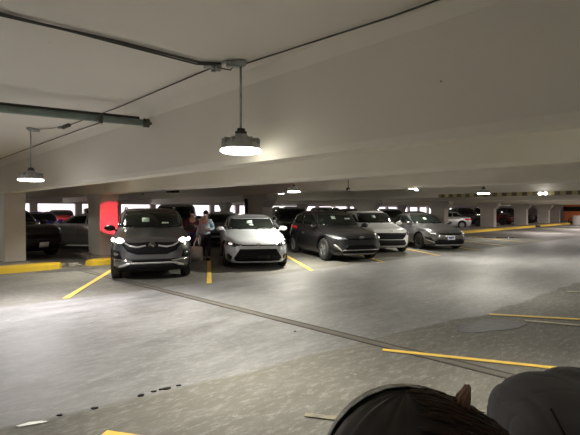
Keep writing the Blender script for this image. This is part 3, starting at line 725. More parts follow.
# body shapes -------------------------------------------------------------
def suv_keys(L=4.4, W_=.92, H=1.62, hood=.98, belt=1.10, gz=.20, cowl=.95, rf=.30, rr=-1.55, rb=-1.98):
    f, b_ = L / 2, -L / 2
    return [(gz, f - .20, b_ + .22, W_ * .88, 5.2, 5), (gz + .12, f - .06, b_ + .06, W_ * .97, 5.2, 5), (.50, f - .02, b_ + .01, W_ * .99, 5, 5), (.70, f, b_, W_, 4.8, 5),
            (hood - .13, f - .05, b_ + .03, W_ * .995, 4.5, 5), (hood - .03, f - .18, b_ + .06, W_ * .98, 4.3, 5), (hood + .035, f - .58, b_ + .09, W_ * .955, 4.2, 5), (belt - .035, cowl + .18, b_ + .12, W_ * .925, 4.2, 5),
            (belt, cowl, b_ + .16, W_ * .91, 4.4, 5), (belt + (H - belt) * .35, cowl - (cowl - rf) * .38, rb + (rr - rb) * .15, W_ * .87, 4.8, 5), (belt + (H - belt) * .70, cowl - (cowl - rf) * .74, rb + (rr - rb) * .50, W_ * .815, 5, 5),
            (H - .085, rf - .04, rr - .03, W_ * .765, 4.8, 5), (H - .03, rf - .25, rr + .18, W_ * .69, 4.4, 4.4), (H - .005, rf - .55, rr + .5, W_ * .46, 3.4, 3.4), (H, rf - .8, rr + .8, W_ * .15, 2.5, 2.5)]
def sedan_keys(L=4.63, W_=.89, H=1.43, hood=.80, belt=.97, gz=.17, cowl=.85, rf=-.02, rr=-1.12, rb=-1.72, deck=1.02):
    f, b_ = L / 2, -L / 2
    return [(gz, f - .16, b_ + .2, W_ * .90, 4.8, 5), (gz + .10, f - .04, b_ + .08, W_ * .98, 4.6, 5), (.45, f, b_ + .02, W_, 4.4, 4.5), (.60, f - .02, b_, W_ * 1.0, 4.2, 4.5),
            (hood - .09, f - .10, b_ + .02, W_ * .99, 4.0, 4.5), (hood, f - .28, b_ + .04, W_ * .98, 3.9, 4.5), (hood + .075, f - .68, b_ + .05, W_ * .96, 3.9, 4.5), (belt - .02, cowl + .18, b_ + .08, W_ * .93, 4.0, 4.5),
            (belt + .01, cowl, b_ + .22, W_ * .90, 3.6, 4.5), (deck + .02, cowl - .14, rb + .05, W_ * .87, 3.9, 4), (belt + (H - belt) * .40, cowl - (cowl - rf) * .42, rb + (rr - rb) * .42, W_ * .82, 4.1, 4), (belt + (H - belt) * .72, cowl - (cowl - rf) * .74, rb + (rr - rb) * .80, W_ * .745, 4.2, 4),
            (H - .07, rf - .02, rr - .02, W_ * .67, 4.0, 4), (H - .024, rf - .25, rr + .16, W_ * .57, 3.6, 3.6), (H - .004, rf - .42, rr + .32, W_ * .36, 3, 3), (H, rf - .5, rr + .42, W_ * .12, 2.5, 2.5)]

# 1. dark grey crossover with its headlights on ---------------------------
P_DGREY = paint('graphite_paint', (0.10, 0.102, 0.106), .4, .3)
L1 = 4.25; H1 = R(-71.5)
c = car_base('parked_car', suv_keys(L1, .90, 1.61, .98, 1.11, .22), place((-2.97, 9.25), H1, L1), H1, P_DGREY, 'dark grey crossover with bright headlights on, facing the camera beside the red-lit column', 2.5, 1.26, .345, .89, M_RIM, clad=True)
glass(c, 1.12, 1.55, None, ws=.86)
mirrors(c, .72, 1.10, M_TRIM)
doors(c, .42, 1.06, (.78, -.25, -1.1)); wipers(c, 1.135, .8)
patch('grille', c, [(-.60, .80), (-.50, .68), (-.30, .605), (.30, .605), (.50, .68), (.60, .80), (.62, .87), (.35, .845), (.12, .86), (-.12, .86), (-.35, .845), (-.62, .87)], 0, M_BLACK, .008, .02, .05)
for s_ in (-1, 1):
    wing = [(s_ * .13, .775), (s_ * .30, .745), (s_ * .46, .775), (s_ * .60, .86), (s_ * .58, .875), (s_ * .44, .80), (s_ * .30, .775), (s_ * .13, .80)]
    patch('grille_wing', c, wing if s_ > 0 else wing[::-1], 0, M_SATIN, .022, .012, .05)
    hl = [(s_ * .58, .90), (s_ * .60, .82), (s_ * .80, .83), (s_ * .875, .88), (s_ * .87, .945), (s_ * .72, .945)]
    h = patch('headlight', c, hl if s_ > 0 else hl[::-1], 0, M_LAMPG, .008, .02, .04)
    pj = [(s_ * .655 + .085 * math.cos(a_), .885 + .045 * math.sin(a_)) for a_ in [2 * PI * k / 14 for k in range(14)]]; patch('lamp_projector', c, pj, 0, M_HEAD_ON, .018, .01, .05, parent=h)
    pj = [(s_ * .80 + .045 * math.cos(a_), .895 + .035 * math.sin(a_)) for a_ in [2 * PI * k / 14 for k in range(14)]]; patch('lamp_projector', c, pj, 0, M_HEAD_ON, .018, .01, .05, parent=h)
    fg = [(s_ * .62, .52), (s_ * .66, .68), (s_ * .82, .71), (s_ * .84, .60), (s_ * .78, .52)]; f_ = patch('fog_recess', c, fg if s_ > 0 else fg[::-1], 0, M_BLACK, .006, .015, .05)
    fl = [(s_ * .73 + .05 * math.cos(a_), .615 + .035 * math.sin(a_)) for a_ in [2 * PI * k / 12 for k in range(12)]]; patch('fog_lamp', c, fl, 0, M_LAMPG, .016, .008, .05, parent=f_)
    dr = [(s_ * .40, .475), (s_ * .62, .505), (s_ * .80, .50), (s_ * .80, .47), (s_ * .62, .468), (s_ * .42, .435)]; patch('bumper_chrome', c, dr if s_ > 0 else dr[::-1], 0, M_CHROME, .014, .015, .05)
    sk = [(s_ * .42, .405), (s_ * .58, .345), (s_ * .68, .33), (s_ * .66, .37), (s_ * .50, .43), (s_ * .42, .435)]; patch('skid_trim', c, sk if s_ > 0 else sk[::-1], 0, M_SATIN, .014, .015, .05)
patch('lower_grille', c, [(-.42, .44), (.42, .44), (.50, .50), (-.50, .50)], 0, M_BLACK, .008, .015, .08)
patch('skid_plate', c, [(-.44, .40), (.44, .40), (.44, .435), (-.44, .435)], 0, M_SATIN, .014, .015, .08)
patch('bumper_skirt', c, [(-.78, .235), (.78, .235), (.80, .33), (.6, .33), (.44, .39), (-.44, .39), (-.6, .33), (-.80, .33)], 0, M_BLACK, .007, .015, .08)
ring_emblem(c, .795, 'shields', .065)
paper(c, -.13, 1.315, .17, .10)
paper(c, .33, 1.24, .16, .035)
for s_ in (-1, 1):
    bm = bmesh.new(); tube(bm, [(.05, s_ * .63, 1.55), (-.05, s_ * .63, 1.62), (-1.2, s_ * .62, 1.62), (-1.35, s_ * .61, 1.55)], .016, 8); obj('roof_rail', bm, M_TRIM, c['root'], True)
tails(c, [(.50, .95), (.86, .90), (.86, 1.02), (.60, 1.04)], M_TAIL_ON)
CAR1 = c
# headlight beams and the tail lamps' red wash
f1 = Vector((math.cos(H1), math.sin(H1), 0)); s1 = Vector((-math.sin(H1), math.cos(H1), 0)); c1 = Vector((*place((-2.97, 9.25), H1, L1), 0))
for q in (-.70, .70):
    l = bpy.data.lights.new('headlight_beam', 'SPOT'); l.energy = 14; l.spot_size = R(70); l.spot_blend = .8; l.shadow_soft_size = .06; l.color = (1, .90, .90)
    o = bpy.data.objects.new('headlight_beam', l); COL.objects.link(o); o.location = c1 + f1 * (L1 / 2 + .03) + s1 * q + Vector((0, 0, .89)); o.rotation_euler = (f1 + Vector((0, 0, -.22))).to_track_quat('-Z', 'Y').to_euler()
l = bpy.data.lights.new('tail_light_glow', 'SPOT'); l.energy = 95; l.color = (1, .02, .06); l.spot_size = R(58); l.spot_blend = .02; l.shadow_soft_size = .03
o = bpy.data.objects.new('tail_light_glow', l); COL.objects.link(o); o.location = c1 - f1 * (L1 / 2 + .10) - s1 * .78 + Vector((0, 0, .97))
tgt = P(5.55, VC, 1.25); o.rotation_euler = (tgt - o.location).to_track_quat('-Z', 'Y').to_euler()

# 2. silver sedan ---------------------------------------------------------
P_SILV = paint('silver_paint', (0.62, 0.65, 0.70), .2, .30)
c = car_base('parked_car', sedan_keys(W_=.91), place((-.82, 11.15), H0, 4.63), H0, P_SILV, 'silver sedan with large dark trapezoid grille, nose out beside the person with the bag', 2.7, 1.38, .32, .90)
glass(c, .98, 1.36, None, ws=.87); mirrors(c, .62, .98); doors(c, .36, .93, (.75, -.25, -1.15)); wipers(c, .995, .8)
patch('lower_grille', c, [(-.56, .235), (.56, .235), (.63, .30), (.47, .545), (-.47, .545), (-.63, .30)], 0, M_BLACK, .008, .02, .05)
for k in range(5): z = .29 + k * .05; w_ = .60 - .085 * k; patch('grille_slat', c, strip((-w_, z), (w_, z), .010), 0, M_TRIM, .016, .008, .1)
for s_ in (-1, 1):
    hl = [(s_ * .42, .655), (s_ * .60, .60), (s_ * .84, .64), (s_ * .86, .735), (s_ * .80, .74), (s_ * .62, .69)]; h = patch('headlight', c, hl if s_ > 0 else hl[::-1], 0, M_LAMPD, .007, .02, .04)
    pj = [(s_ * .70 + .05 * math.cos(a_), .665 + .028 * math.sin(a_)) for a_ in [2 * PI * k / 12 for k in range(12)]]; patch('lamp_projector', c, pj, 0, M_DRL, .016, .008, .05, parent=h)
    fg = [(s_ * .70, .25), (s_ * .66, .34), (s_ * .76, .42), (s_ * .80, .38), (s_ * .77, .26)]; patch('fog_recess', c, fg if s_ > 0 else fg[::-1], 0, M_TRIM, .006, .012, .05)
    am = [(s_ * .82, .655), (s_ * .865, .67), (s_ * .87, .70), (s_ * .83, .69)]
patch('grille_bar', c, [(-.42, .625), (.42, .625), (.44, .655), (-.44, .655)], 0, M_TRIM, .007, .012, .08)
patch('lip', c, [(-.62, .20), (.62, .20), (.62, .225), (-.62, .225)], 0, P_SILV, .02, .02, .1)
ring_emblem(c, .64, 'ellipses', .055)
paper(c, -.06, 1.20, .17, .09); paper(c, -.02, 1.115, .13, .03)
patch('licence_plate', c, [(-.02, .27), (.30, .27), (.30, .38), (-.02, .38)], 0, M_TRIM, .03, .01, .2)
tails(c, [(.50, .85), (.86, .82), (.86, .92), (.55, .95)])

# 3. black crossover ------------------------------------------------------
P_BLK = paint('charcoal_paint', (0.028, 0.028, 0.030), .4, .28)
HC = R(-70)
c = car_base('parked_car', suv_keys(4.39, .90, 1.55, .88, 1.03, .20, .95, .25, -1.20, -1.95), place((2.14, 12.8), HC, 4.39), HC, P_BLK, 'charcoal black crossover turned slightly, between the silver sedan and the white car', 2.64, 1.30, .345, .895, M_RIM, clad=True)
glass(c, 1.05, 1.475, None, ws=.86); mirrors(c, .72, 1.02); doors(c, .42, .98, (.75, -.25, -1.1)); wipers(c, 1.06, .8)
patch('upper_grille', c, [(-.50, .70), (-.14, .665), (.14, .665), (.50, .70), (.52, .735), (-.52, .735)], 0, M_BLACK, .008, .015, .05)
patch('lower_grille', c, [(-.52, .27), (.52, .27), (.62, .34), (.44, .52), (-.44, .52), (-.62, .34)], 0, M_BLACK, .008, .02, .05)
patch('bumper_bar', c, [(-.58, .36), (.58, .36), (.56, .385), (-.56, .385)], 0, M_SATIN, .014, .012, .08)
patch('skid_plate', c, [(-.48, .225), (.48, .225), (.54, .262), (-.54, .262)], 0, M_SATIN, .014, .012, .08)
for s_ in (-1, 1):
    hl = [(s_ * .46, .70), (s_ * .62, .665), (s_ * .80, .71), (s_ * .85, .80), (s_ * .80, .815), (s_ * .66, .77)]; h = patch('headlight', c, hl if s_ > 0 else hl[::-1], 0, M_LAMPG, .007, .02, .04)
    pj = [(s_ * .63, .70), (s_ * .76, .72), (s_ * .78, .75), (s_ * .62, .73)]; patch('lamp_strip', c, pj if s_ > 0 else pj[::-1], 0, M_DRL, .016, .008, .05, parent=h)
    dg = [(s_ * .56, .34), (s_ * .60, .335), (s_ * .78, .52), (s_ * .75, .54)]; patch('corner_trim', c, dg if s_ > 0 else dg[::-1], 0, M_SATIN, .016, .015, .05)
    fg = [(s_ * .64, .32), (s_ * .80, .48), (s_ * .82, .36), (s_ * .76, .30)]; patch('fog_recess', c, fg if s_ > 0 else fg[::-1], 0, M_BLACK, .006, .012, .05)
ring_emblem(c, .725, 'ellipses', .06); paper(c, -.16, 1.31, .15, .09); paper(c, .34, 1.27, .20, .04)
tails(c, [(.50, .95), (.86, .90), (.86, 1.0), (.60, 1.02)])

# 4. white car ------------------------------------------------------------
P_WHT = paint('white_paint', (0.93, 0.94, 0.95), .0, .28)
c = car_base('parked_car', suv_keys(4.3, .90, 1.54, .90, 1.05, .20, .95, .25, -1.35, -1.95), place((3.62, 15.3), H0, 4.3), H0, P_WHT, 'white hatchback with wide black grille between the black crossover and the grey sedan', 2.6, 1.30, .335, .895)
glass(c, 1.06, 1.47, None, ws=.87); mirrors(c, .72, 1.03); doors(c, .40, 1.0, (.75, -.25, -1.1)); wipers(c, 1.075, .8)
patch('grille', c, [(-.52, .60), (-.44, .52), (.44, .52), (.52, .60), (.60, .74), (-.60, .74)], 0, M_BLACK, .008, .02, .05)
for k in range(3): patch('grille_slat', c, strip((-.52, .58 + k * .05), (.52, .58 + k * .05), .008), 0, M_LAMPD, .016, .008, .1)
patch('lower_grille', c, [(-.56, .30), (.56, .30), (.60, .36), (.52, .50), (-.52, .50), (-.60, .36)], 0, M_TRIM, .008, .02, .05)
patch('lip', c, [(-.6, .225), (.6, .225), (.62, .26), (-.62, .26)], 0, M_SATIN, .014, .012, .08)
for s_ in (-1, 1):
    hl = [(s_ * .62, .66), (s_ * .86, .68), (s_ * .88, .80), (s_ * .84, .82), (s_ * .62, .75)]; h = patch('headlight', c, hl if s_ > 0 else hl[::-1], 0, M_LAMPD, .007, .02, .04)
    v_ = [(s_ * .70, .42), (s_ * .76, .42), (s_ * .80, .60), (s_ * .74, .60)]; patch('corner_lamp', c, v_ if s_ > 0 else v_[::-1], 0, M_LAMPG, .010, .012, .05)
ring_emblem(c, .80, 'letter_h', .045); paper(c, -.06, 1.30, .14, .10)
tails(c, [(.50, .95), (.86, .90), (.86, 1.0), (.60, 1.02)])

# 5. grey sedan with a plate ---------------------------------------------
P_GREY = paint('gunmetal_paint', (0.12, 0.12, 0.12), .45, .30)
c = car_base('parked_car', sedan_keys(4.64, .90, 1.45, .80, .98, .17), place((6.19, 16.5), H0, 4.64), H0, P_GREY, 'gunmetal grey sedan with a white front plate, rightmost car of the front row', 2.7, 1.36, .325, .895, M_RIMD)
glass(c, .99, 1.38, None, ws=.87); mirrors(c, .62, .99); doors(c, .36, .94, (.75, -.25, -1.15)); wipers(c, 1.005, .8)
patch('grille', c, [(-.44, .615), (-.12, .59), (.12, .59), (.44, .615), (.50, .67), (-.50, .67)], 0, M_BLACK, .008, .02, .05)
patch('lower_grille', c, [(-.52, .25), (.52, .25), (.66, .32), (.50, .44), (-.50, .44), (-.66, .32)], 0, M_BLACK, .008, .02, .05)
patch('lip', c, [(-.55, .20), (.55, .20), (.58, .235), (-.58, .235)], 0, M_SATIN, .014, .012, .08)
for s_ in (-1, 1):
    hl = [(s_ * .50, .625), (s_ * .62, .61), (s_ * .82, .66), (s_ * .86, .73), (s_ * .80, .735), (s_ * .52, .675)]; h = patch('headlight', c, hl if s_ > 0 else hl[::-1], 0, M_LAMPG, .007, .02, .04)
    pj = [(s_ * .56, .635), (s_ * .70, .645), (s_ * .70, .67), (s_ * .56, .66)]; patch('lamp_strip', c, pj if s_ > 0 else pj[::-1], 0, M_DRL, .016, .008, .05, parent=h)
    fg = [(s_ * .66, .36), (s_ * .70, .50), (s_ * .82, .54), (s_ * .80, .42)]; patch('fog_recess', c, fg if s_ > 0 else fg[::-1], 0, M_BLACK, .006, .012, .05)
    dg = [(s_ * .62, .30), (s_ * .80, .40), (s_ * .80, .43), (s_ * .60, .33)]; patch('corner_trim', c, dg if s_ > 0 else dg[::-1], 0, M_SATIN, .012, .012, .05)
plate(c, 0, .50); ring_emblem(c, .71, 'letters', .03); paper(c, -.10, 1.20, .15, .08)
tails(c, [(.50, .85), (.86, .82), (.86, .92), (.55, .95)])

# background vehicles -----------------------------------------------------
def back_car(style, nose, heading, col, label, metal=.4, tail=M_TAIL, pl=None, papr=False, **kw):
    pt = paint('paint_%s' % '_'.join('%02d' % int(q * 99) for q in col), col, metal)
    if style == 'suv':
        L_ = kw.get('L', 4.6); Wd = kw.get('W_', .93); Hh = kw.get('H', 1.72); kw2 = dict(L=L_, W_=Wd, H=Hh, hood=kw.get('hood', 1.02), belt=kw.get('belt', 1.15), gz=.24, cowl=.95, rf=.30, rr=-L_ / 2 + .55, rb=-L_ / 2 + .25)
        c = car_base('parked_car', suv_keys(**kw2), place(nose, heading, L_), heading, pt, label, 2.72, L_ / 2 - .92, .37, Wd - .01, M_RIMD)
        b_, t_ = kw2['belt'], Hh; glass(c, b_ + .01, t_ - .06, None, ws=.86); mirrors(c, .72, b_ - .02); zc = .78
    else:
        L_ = kw.get('L', 4.6); Wd = .89; Hh = kw.get('H', 1.45)
        c = car_base('parked_car', sedan_keys(L_, Wd, Hh), place(nose, heading, L_), heading, pt, label, 2.7, L_ / 2 - .93, .325, .885)
        glass(c, .98, Hh - .07, None, ws=.87); mirrors(c, .62, .97); zc = .62
    doors(c, .4, .95 if style != 'suv' else 1.08, (.75, -.25, -1.12))
    patch('grille', c, [(-.5, zc - .13), (.5, zc - .13), (.56, zc), (-.56, zc)], 0, M_BLACK, .008, .02, .08)
    patch('lower_grille', c, [(-.6, .28), (.6, .28), (.55, .42), (-.55, .42)], 0, M_BLACK, .008, .02, .08)
    for s_ in (-1, 1):
        hl = [(s_ * .60, zc - .04), (s_ * .85, zc), (s_ * .86, zc + .10), (s_ * .60, zc + .06)]; patch('headlight', c, hl if s_ > 0 else hl[::-1], 0, M_LAMPG, .007, .02, .06)
    tails(c, [(.52, zc + .12), (.83, zc + .10), (.83, zc + .22), (.60, zc + .24)], tail)
    if pl: plate(c, pl[0], pl[1], txt=False)
    if papr: paper(c, -.12, 1.2 if style != 'suv' else 1.38, .15, .08)
    return c
def hd(x, y): return math.atan2(y, x)
DARK = (.022, .022, .025)
back_car('suv', (-7.95, 13.9), hd(.88, -.47), (.014, .014, .015), 'black vehicle with a small white plate, its nose showing beside the pale left column', pl=(0, .45), H=1.66, hood=1.05)
back_car('sedan', (-11.0, 18.3), hd(-1, .08), (.55, .56, .58), 'light grey sedan seen from the side between the two left columns')
back_car('sedan', (-12.5, 21.6), hd(.5, -.86), (.03, .06, .75), 'bright blue car behind the black vehicle at the left', H=1.5)
back_car('suv', (-15.6, 29.5), hd(.5, -.86), (.45, .02, .03), 'red car in the distance behind the grey sedan', H=1.6)
back_car('suv', (-11.6, 26.5), hd(.5, -.86), DARK, 'distant dark vehicle above the roof of the grey sedan at left', H=1.72)
back_car('suv', (-4.70, 17.0), H0, (.018, .02, .035), 'large dark blue utility vehicle directly behind the dark grey crossover', H=1.84, W_=.98, L=4.9, hood=1.12, belt=1.24)
back_car('sedan', (-2.75, 18.0), H0, (.16, .17, .19), 'dim grey sedan behind the person, left of the column pipe', H=1.5)
back_car('suv', (.45, 19.3), H0, (.014, .014, .015), 'black utility vehicle behind the gap between the silver sedan and the black crossover', H=1.76)
back_car('suv', (2.75, 23.8), H0, (.03, .03, .035), 'dark utility vehicle behind the roof of the black crossover', H=1.75)
back_car('suv', (6.8, 25.3), H0, (.05, .052, .055), 'dark grey utility vehicle behind the white car', H=1.66)
back_car('sedan', (9.35, 27.6), H0, (.02, .02, .022), 'black car behind the grey sedan', H=1.5)
back_car('suv', (-1.6, 30.5), H0, (.03, .035, .05), 'distant dark vehicle seen between the person and the column', H=1.7)
back_car('suv', (5.6, 33.0), H0, DARK, 'distant dark vehicle seen over the white car', H=1.7)
back_car('sedan', (10.9, 37.2), hd(-1, .03), (.72, .73, .75), 'white sedan seen from its tail between the far columns, red tail light showing')
back_car('suv', (19.2, 41.0), hd(.7, -.71), (.02, .02, .022), 'black vehicle beside the white sedan tail', H=1.85)
back_car('suv', (23.8, 45.5), hd(.7, -.71), (.14, .012, .015), 'dark red utility vehicle between the two far columns', H=1.9)
back_car('suv', (28.0, 48.6), hd(.7, -.71), (.025, .02, .022), 'black vehicle seen through the far right opening', H=1.85)

# orange vehicle and white barrel at the far right
t = empty('box_van', (34.3, 49.2, 0), hd(.7, -.71)); tag(t, 'orange van with dark windows at the far right end of the lane', 'van')
bm = bmesh.new(); box(bm, -2.4, 1.4, -.95, .95, .35, 2.45, .08); box(bm, 1.38, 2.4, -.92, .92, .35, 1.25, .10)
v_ = bmesh.new(); obj('body', bm, mat('orange_paint', (.55, .16, .05), .4, coat=.4), t)
v_.free()
bm = bmesh.new(); box(bm, -2.42, 1.3, -.97, .97, 1.45, 1.98, .01); box(bm, 1.39, 1.43, -.85, .85, 1.30, 1.80, .01); obj('window', bm, M_GLASS, t)
bm = bmesh.new(); box(bm, 2.38, 2.44, -.8, .8, .5, .8, .01); obj('grille', bm, M_BLACK, t)
cc = {'root': t}
for x in (1.6, -1.6):
    for y in (-.85, .85): wheel(cc, x, y, .36, M_RIMD)
bm = bmesh.new(); lathe(bm, [(0, 0), (.36, 0), (.38, .03), (.40, .5), (.39, .97), (.36, 1.0), (.33, .99), (0, .99)], 28)
o = obj('waste_barrel', bm, mat('barrel_white', (.66, .64, .62), .7), loc=(30.9, 46.3, 0), smooth=False); tag(o, 'round white barrel standing at the right edge near the orange van', 'barrel')

# ------------------------------------------------------------------ people
def skin_fig(name, joints, edges, radii, m, parent=None, root=0, sub=2):
    me = bpy.data.meshes.new(name); me.from_pydata([tuple(j) for j in joints], edges, []); me.update()
    o = bpy.data.objects.new(name, me); COL.objects.link(o)
    if parent: o.parent = parent
    sk = o.modifiers.new('skin', 'SKIN'); sk.use_smooth_shade = True
    for i, v in enumerate(me.skin_vertices[0].data): r_ = radii[i]; v.radius = (r_, r_) if not isinstance(r_, tuple) else r_; v.use_root = (i == root)
    ss = o.modifiers.new('s', 'SUBSURF'); ss.levels = sub; ss.render_levels = sub
    bpy.context.view_layer.update(); dg = bpy.context.evaluated_depsgraph_get(); m2 = bpy.data.meshes.new_from_object(o.evaluated_get(dg))
    o.modifiers.clear(); o.data = m2; bpy.data.meshes.remove(me); m2.materials.clear(); m2.materials.append(m)
    for p in m2.polygons: p.use_smooth = True
    return o
M_SKIN = mat('skin', (.42, .26, .19), .55, var=.05)
M_HAIR = mat('dark_hair', (.018, .012, .009), .42, var=.3, scale=30)
def ellips(bm, c, r, u=20, v=14, Mr=None): bmesh.ops.create_uvsphere(bm, u_segments=u, v_segments=v, radius=1, matrix=Matrix.Translation(c) @ (Mr or Matrix()) @ Matrix.Diagonal((*r, 1)))
def face_parts(parent, c, s=1.0, f=Vector((0, -1, 0))):
    """eyes, nose, mouth, ears around head centre c, face towards -y"""
    for q in (-1, 1):
        bm = bmesh.new(); ellips(bm, (c[0] + q * .032 * s, c[1] - .088 * s, c[2] + .005), (.013 * s, .008 * s, .008 * s), 10, 8); obj('eye', bm, M_BLACK, parent, True)
        bm = bmesh.new(); ellips(bm, (c[0] + q * .078 * s, c[1] + .005, c[2] - .005), (.010 * s, .022 * s, .032 * s), 10, 8); obj('ear', bm, M_SKIN, parent, True)
    bm = bmesh.new(); ellips(bm, (c[0], c[1] - .10 * s, c[2] - .022 * s), (.013 * s, .018 * s, .024 * s), 10, 8); obj('nose', bm, M_SKIN, parent, True)
def hand(parent, wrist, d, side, m, s=1.0, curl=.7):
    """palm and five fingers pointing along d, thumb on side"""
    d = Vector(d).normalized(); side = Vector(side).normalized(); nrm = d.cross(side).normalized(); w = Vector(wrist)
    J = [w, w + d * .045 * s, w + d * .085 * s]; E = [(0, 1), (1, 2)]; Rr = [(.022 * s, .016 * s), (.035 * s, .016 * s), (.036 * s, .014 * s)]
    o = skin_fig('hand', J, E, Rr, m, parent, 0, 1)
    for k, (off, ln) in enumerate([(-.028, .070), (-.010, .080), (.009, .075), (.027, .060)]):
        b_ = w + d * .08 * s + side * off * s; p = [b_]; dd = d.copy()
        for q in range(3): dd = (dd + nrm * curl * .55).normalized(); p.append(p[-1] + dd * ln * s * (.42, .32, .26)[q])
        skin_fig('finger', p, [(0, 1), (1, 2), (2, 3)], [.009 * s, .0085 * s, .008 * s, .0065 * s], m, o, 0, 1)
    b_ = w + d * .03 * s - side * .028 * s; p = [b_, b_ + (-side * .8 + d * .6 + nrm * .3).normalized() * .035 * s, b_ + (-side * .7 + d * .9 + nrm * .5).normalized() * .065 * s]
    skin_fig('thumb', p, [(0, 1), (1, 2)], [.012 * s, .010 * s, .008 * s], m, o, 0, 1)
    return o
def standing(name, loc, rz, label, top, bottom, scarf=None, h=1.62, hat=None, hold=False):
    t = empty(name, loc, rz); tag(t, label, 'person'); k = h / 1.70
    def v(x, y, z): return Vector((x * k, y * k, z * k))
    J = [v(0, 0, .92), v(0, 0, 1.08), v(0, -.01, 1.25), v(0, -.01, 1.38), v(0, -.01, 1.46), v(0, -.02, 1.54), v(0, -.02, 1.62)]
    E = [(0, 1), (1, 2), (2, 3), (3, 4), (4, 5), (5, 6)]; Rr = [(.16, .12), (.135, .10), (.16, .115), (.13, .09), (.05, .05), (.078, .088), (.07, .08)]
    def add(pts, rs, root):
        pi_ = root
        for p, r_ in zip(pts, rs): J.append(p); Rr.append(r_); E.append((pi_, len(J) - 1)); pi_ = len(J) - 1
    lh = v(-.30, -.10, .80) if hold else v(-.26, -.05, .78)
    add([v(-.17, 0, 1.37), v(-.25, .0, 1.12), (v(-.25, .0, 1.12) + lh) / 2 + Vector((0, -.03, .02)), lh], [.058, .046, .038, .026], 3)
    rh = v(.16, -.20, 1.12); add([v(.17, 0, 1.37), v(.27, .03, 1.12), v(.22, -.10, 1.08), rh], [.058, .046, .038, .026], 3)
    for q in (-1, 1): add([v(q * .09, 0, .84), v(q * .10, -.02, .47), v(q * .10, .02, .10), v(q * .11, -.09, .045)], [.088, .058, .040, .038], 0)
    b_ = skin_fig('body', J, E, [tuple(q * k for q in r_) if isinstance(r_, tuple) else r_ * k for r_ in Rr], M_SKIN, t)
    # clothes follow the body, slightly outside
    tr = [0, 1, 2, 3]; 
    def cloth(nm, pts, rs, m):
        JJ, EE, RR = [], [], []
        for chain, rr in zip(pts, rs):
            st = len(JJ)
            for i, (p, r_) in enumerate(zip(chain, rr)):
                JJ.append(p); RR.append(tuple(q * k for q in r_) if isinstance(r_, tuple) else r_ * k)
                if i: EE.append((len(JJ) - 2, len(JJ) - 1))
                elif st: EE.append((2 if nm != 'trousers' else 0, st))
        return skin_fig(nm, JJ, EE, RR, m, t)
    cloth('jacket', [[v(0, 0, .84), v(0, 0, 1.02), v(0, -.01, 1.33), v(0, -.01, 1.43)], [J[7], J[8], J[9], J[9] * .3 + J[10] * .7], [J[11], J[12], J[13], J[13] * .4 + J[14] * .6]],
          [[(.19, .145), (.17, .13), (.185, .125), (.07, .065)], [.075, .064, .055, .044], [.075, .064, .055, .044]], top)
    cloth('trousers', [[v(0, 0, .90)], [J[15], J[16], J[17] + Vector((0, 0, .02))], [J[19], J[20], J[21] + Vector((0, 0, .02))]], [[(.165, .125)], [.102, .072, .056], [.102, .072, .056]], bottom)
    for q in (-1, 1):
        bm = bmesh.new(); ellips(bm, v(q * .11, -.05, .045), (.052, .13, .045)); obj('shoe', bm, M_BLACK, t, True)
    hc = v(0, -.02, 1.61)
    bm = bmesh.new(); ellips(bm, (hc[0], hc[1] + .018, hc[2] + .025), (.092 * k, .105 * k, .105 * k), 24, 16)
    bmesh.ops.bisect_plane(bm, geom=bm.verts[:] + bm.edges[:] + bm.faces[:], plane_co=(0, hc[1] - .045, hc[2] + .03), plane_no=(0, -1, -.7), clear_outer=True); obj('hair', bm, M_HAIR if not hat else hat, t, True)
    face_parts(t, hc, k)
    bm = bmesh.new(); ellips(bm, (hc[0], hc[1] - .075 * k, hc[2] - .045 * k), (.05 * k, .035 * k, .038 * k), 14, 10); obj('face_mask', bm, M_SCRAP, t, True)
    hand(t, lh, (0, -.1, -1), (0, 1, 0), M_SKIN, k, 1.0); hand(t, rh, (-.7, -.5, .2), (0, 0, 1), M_SKIN, k, .6)
    return t, lh
M_LBLUE = mat('light_blue_cloth', (.36, .50, .60), .8, var=.1); M_NAVY = mat('dark_cloth', (.02, .02, .03), .85); M_REDC = mat('dark_red_cloth', (.07, .012, .018), .8); M_DENIM = mat('denim', (.05, .07, .16), .8)
pt_, lh = standing('person', (-2.60, 13.3, 0), R(-14), 'masked person in a light blue jacket carrying a white bag between two cars', M_LBLUE, M_NAVY, h=1.52, hold=True)
# bag held in the hand, resting just above the floor
wl = Matrix.Translation((-2.60, 13.3, 0)) @ Matrix.Rotation(R(-14), 4, 'Z') @ lh
t = empty('shopping_bag', (wl.x + .03, wl.y - .16, .01), R(-8)); tag(t, 'large white tote bag held low by the person in light blue', 'bag')
bm = bmesh.new()
prof = [(-.185, 0), (-.20, .12), (-.19, .30), (-.17, .44), (.17, .44), (.19, .30), (.20, .12), (.185, 0)]
fr = [bm.verts.new((x, -.06 if z < .4 else -.025, z)) for x, z in prof]; bk = [bm.verts.new((x, .06 if z < .4 else .025, z)) for x, z in prof]
bm.faces.new(fr); bm.faces.new(bk[::-1])
for i in range(8): bm.faces.new((fr[i], bk[i], bk[(i + 1) % 8], fr[(i + 1) % 8]))
bmesh.ops.bevel(bm, geom=bm.edges[:], offset=.012, segments=2, affect='EDGES'); obj('bag_body', bm, mat('bag_white', (.72, .71, .68), .75, bump=.2), t, True)
for y in (-.03, .03):
    bm = bmesh.new(); tube(bm, [(-.09, y, .40), (-.08, y, .52), (-.02, y * .4 + .06, .70), (.02, y * .4 + .06, .70), (.08, y, .52), (.09, y, .40)], .009, 8); obj('bag_handle', bm, M_SCRAP, t, True)
standing('person', (-3.30, 14.5, 0), R(20), 'person in dark red behind the one in light blue, half hidden by the crossover', M_REDC, M_DENIM, h=1.54)

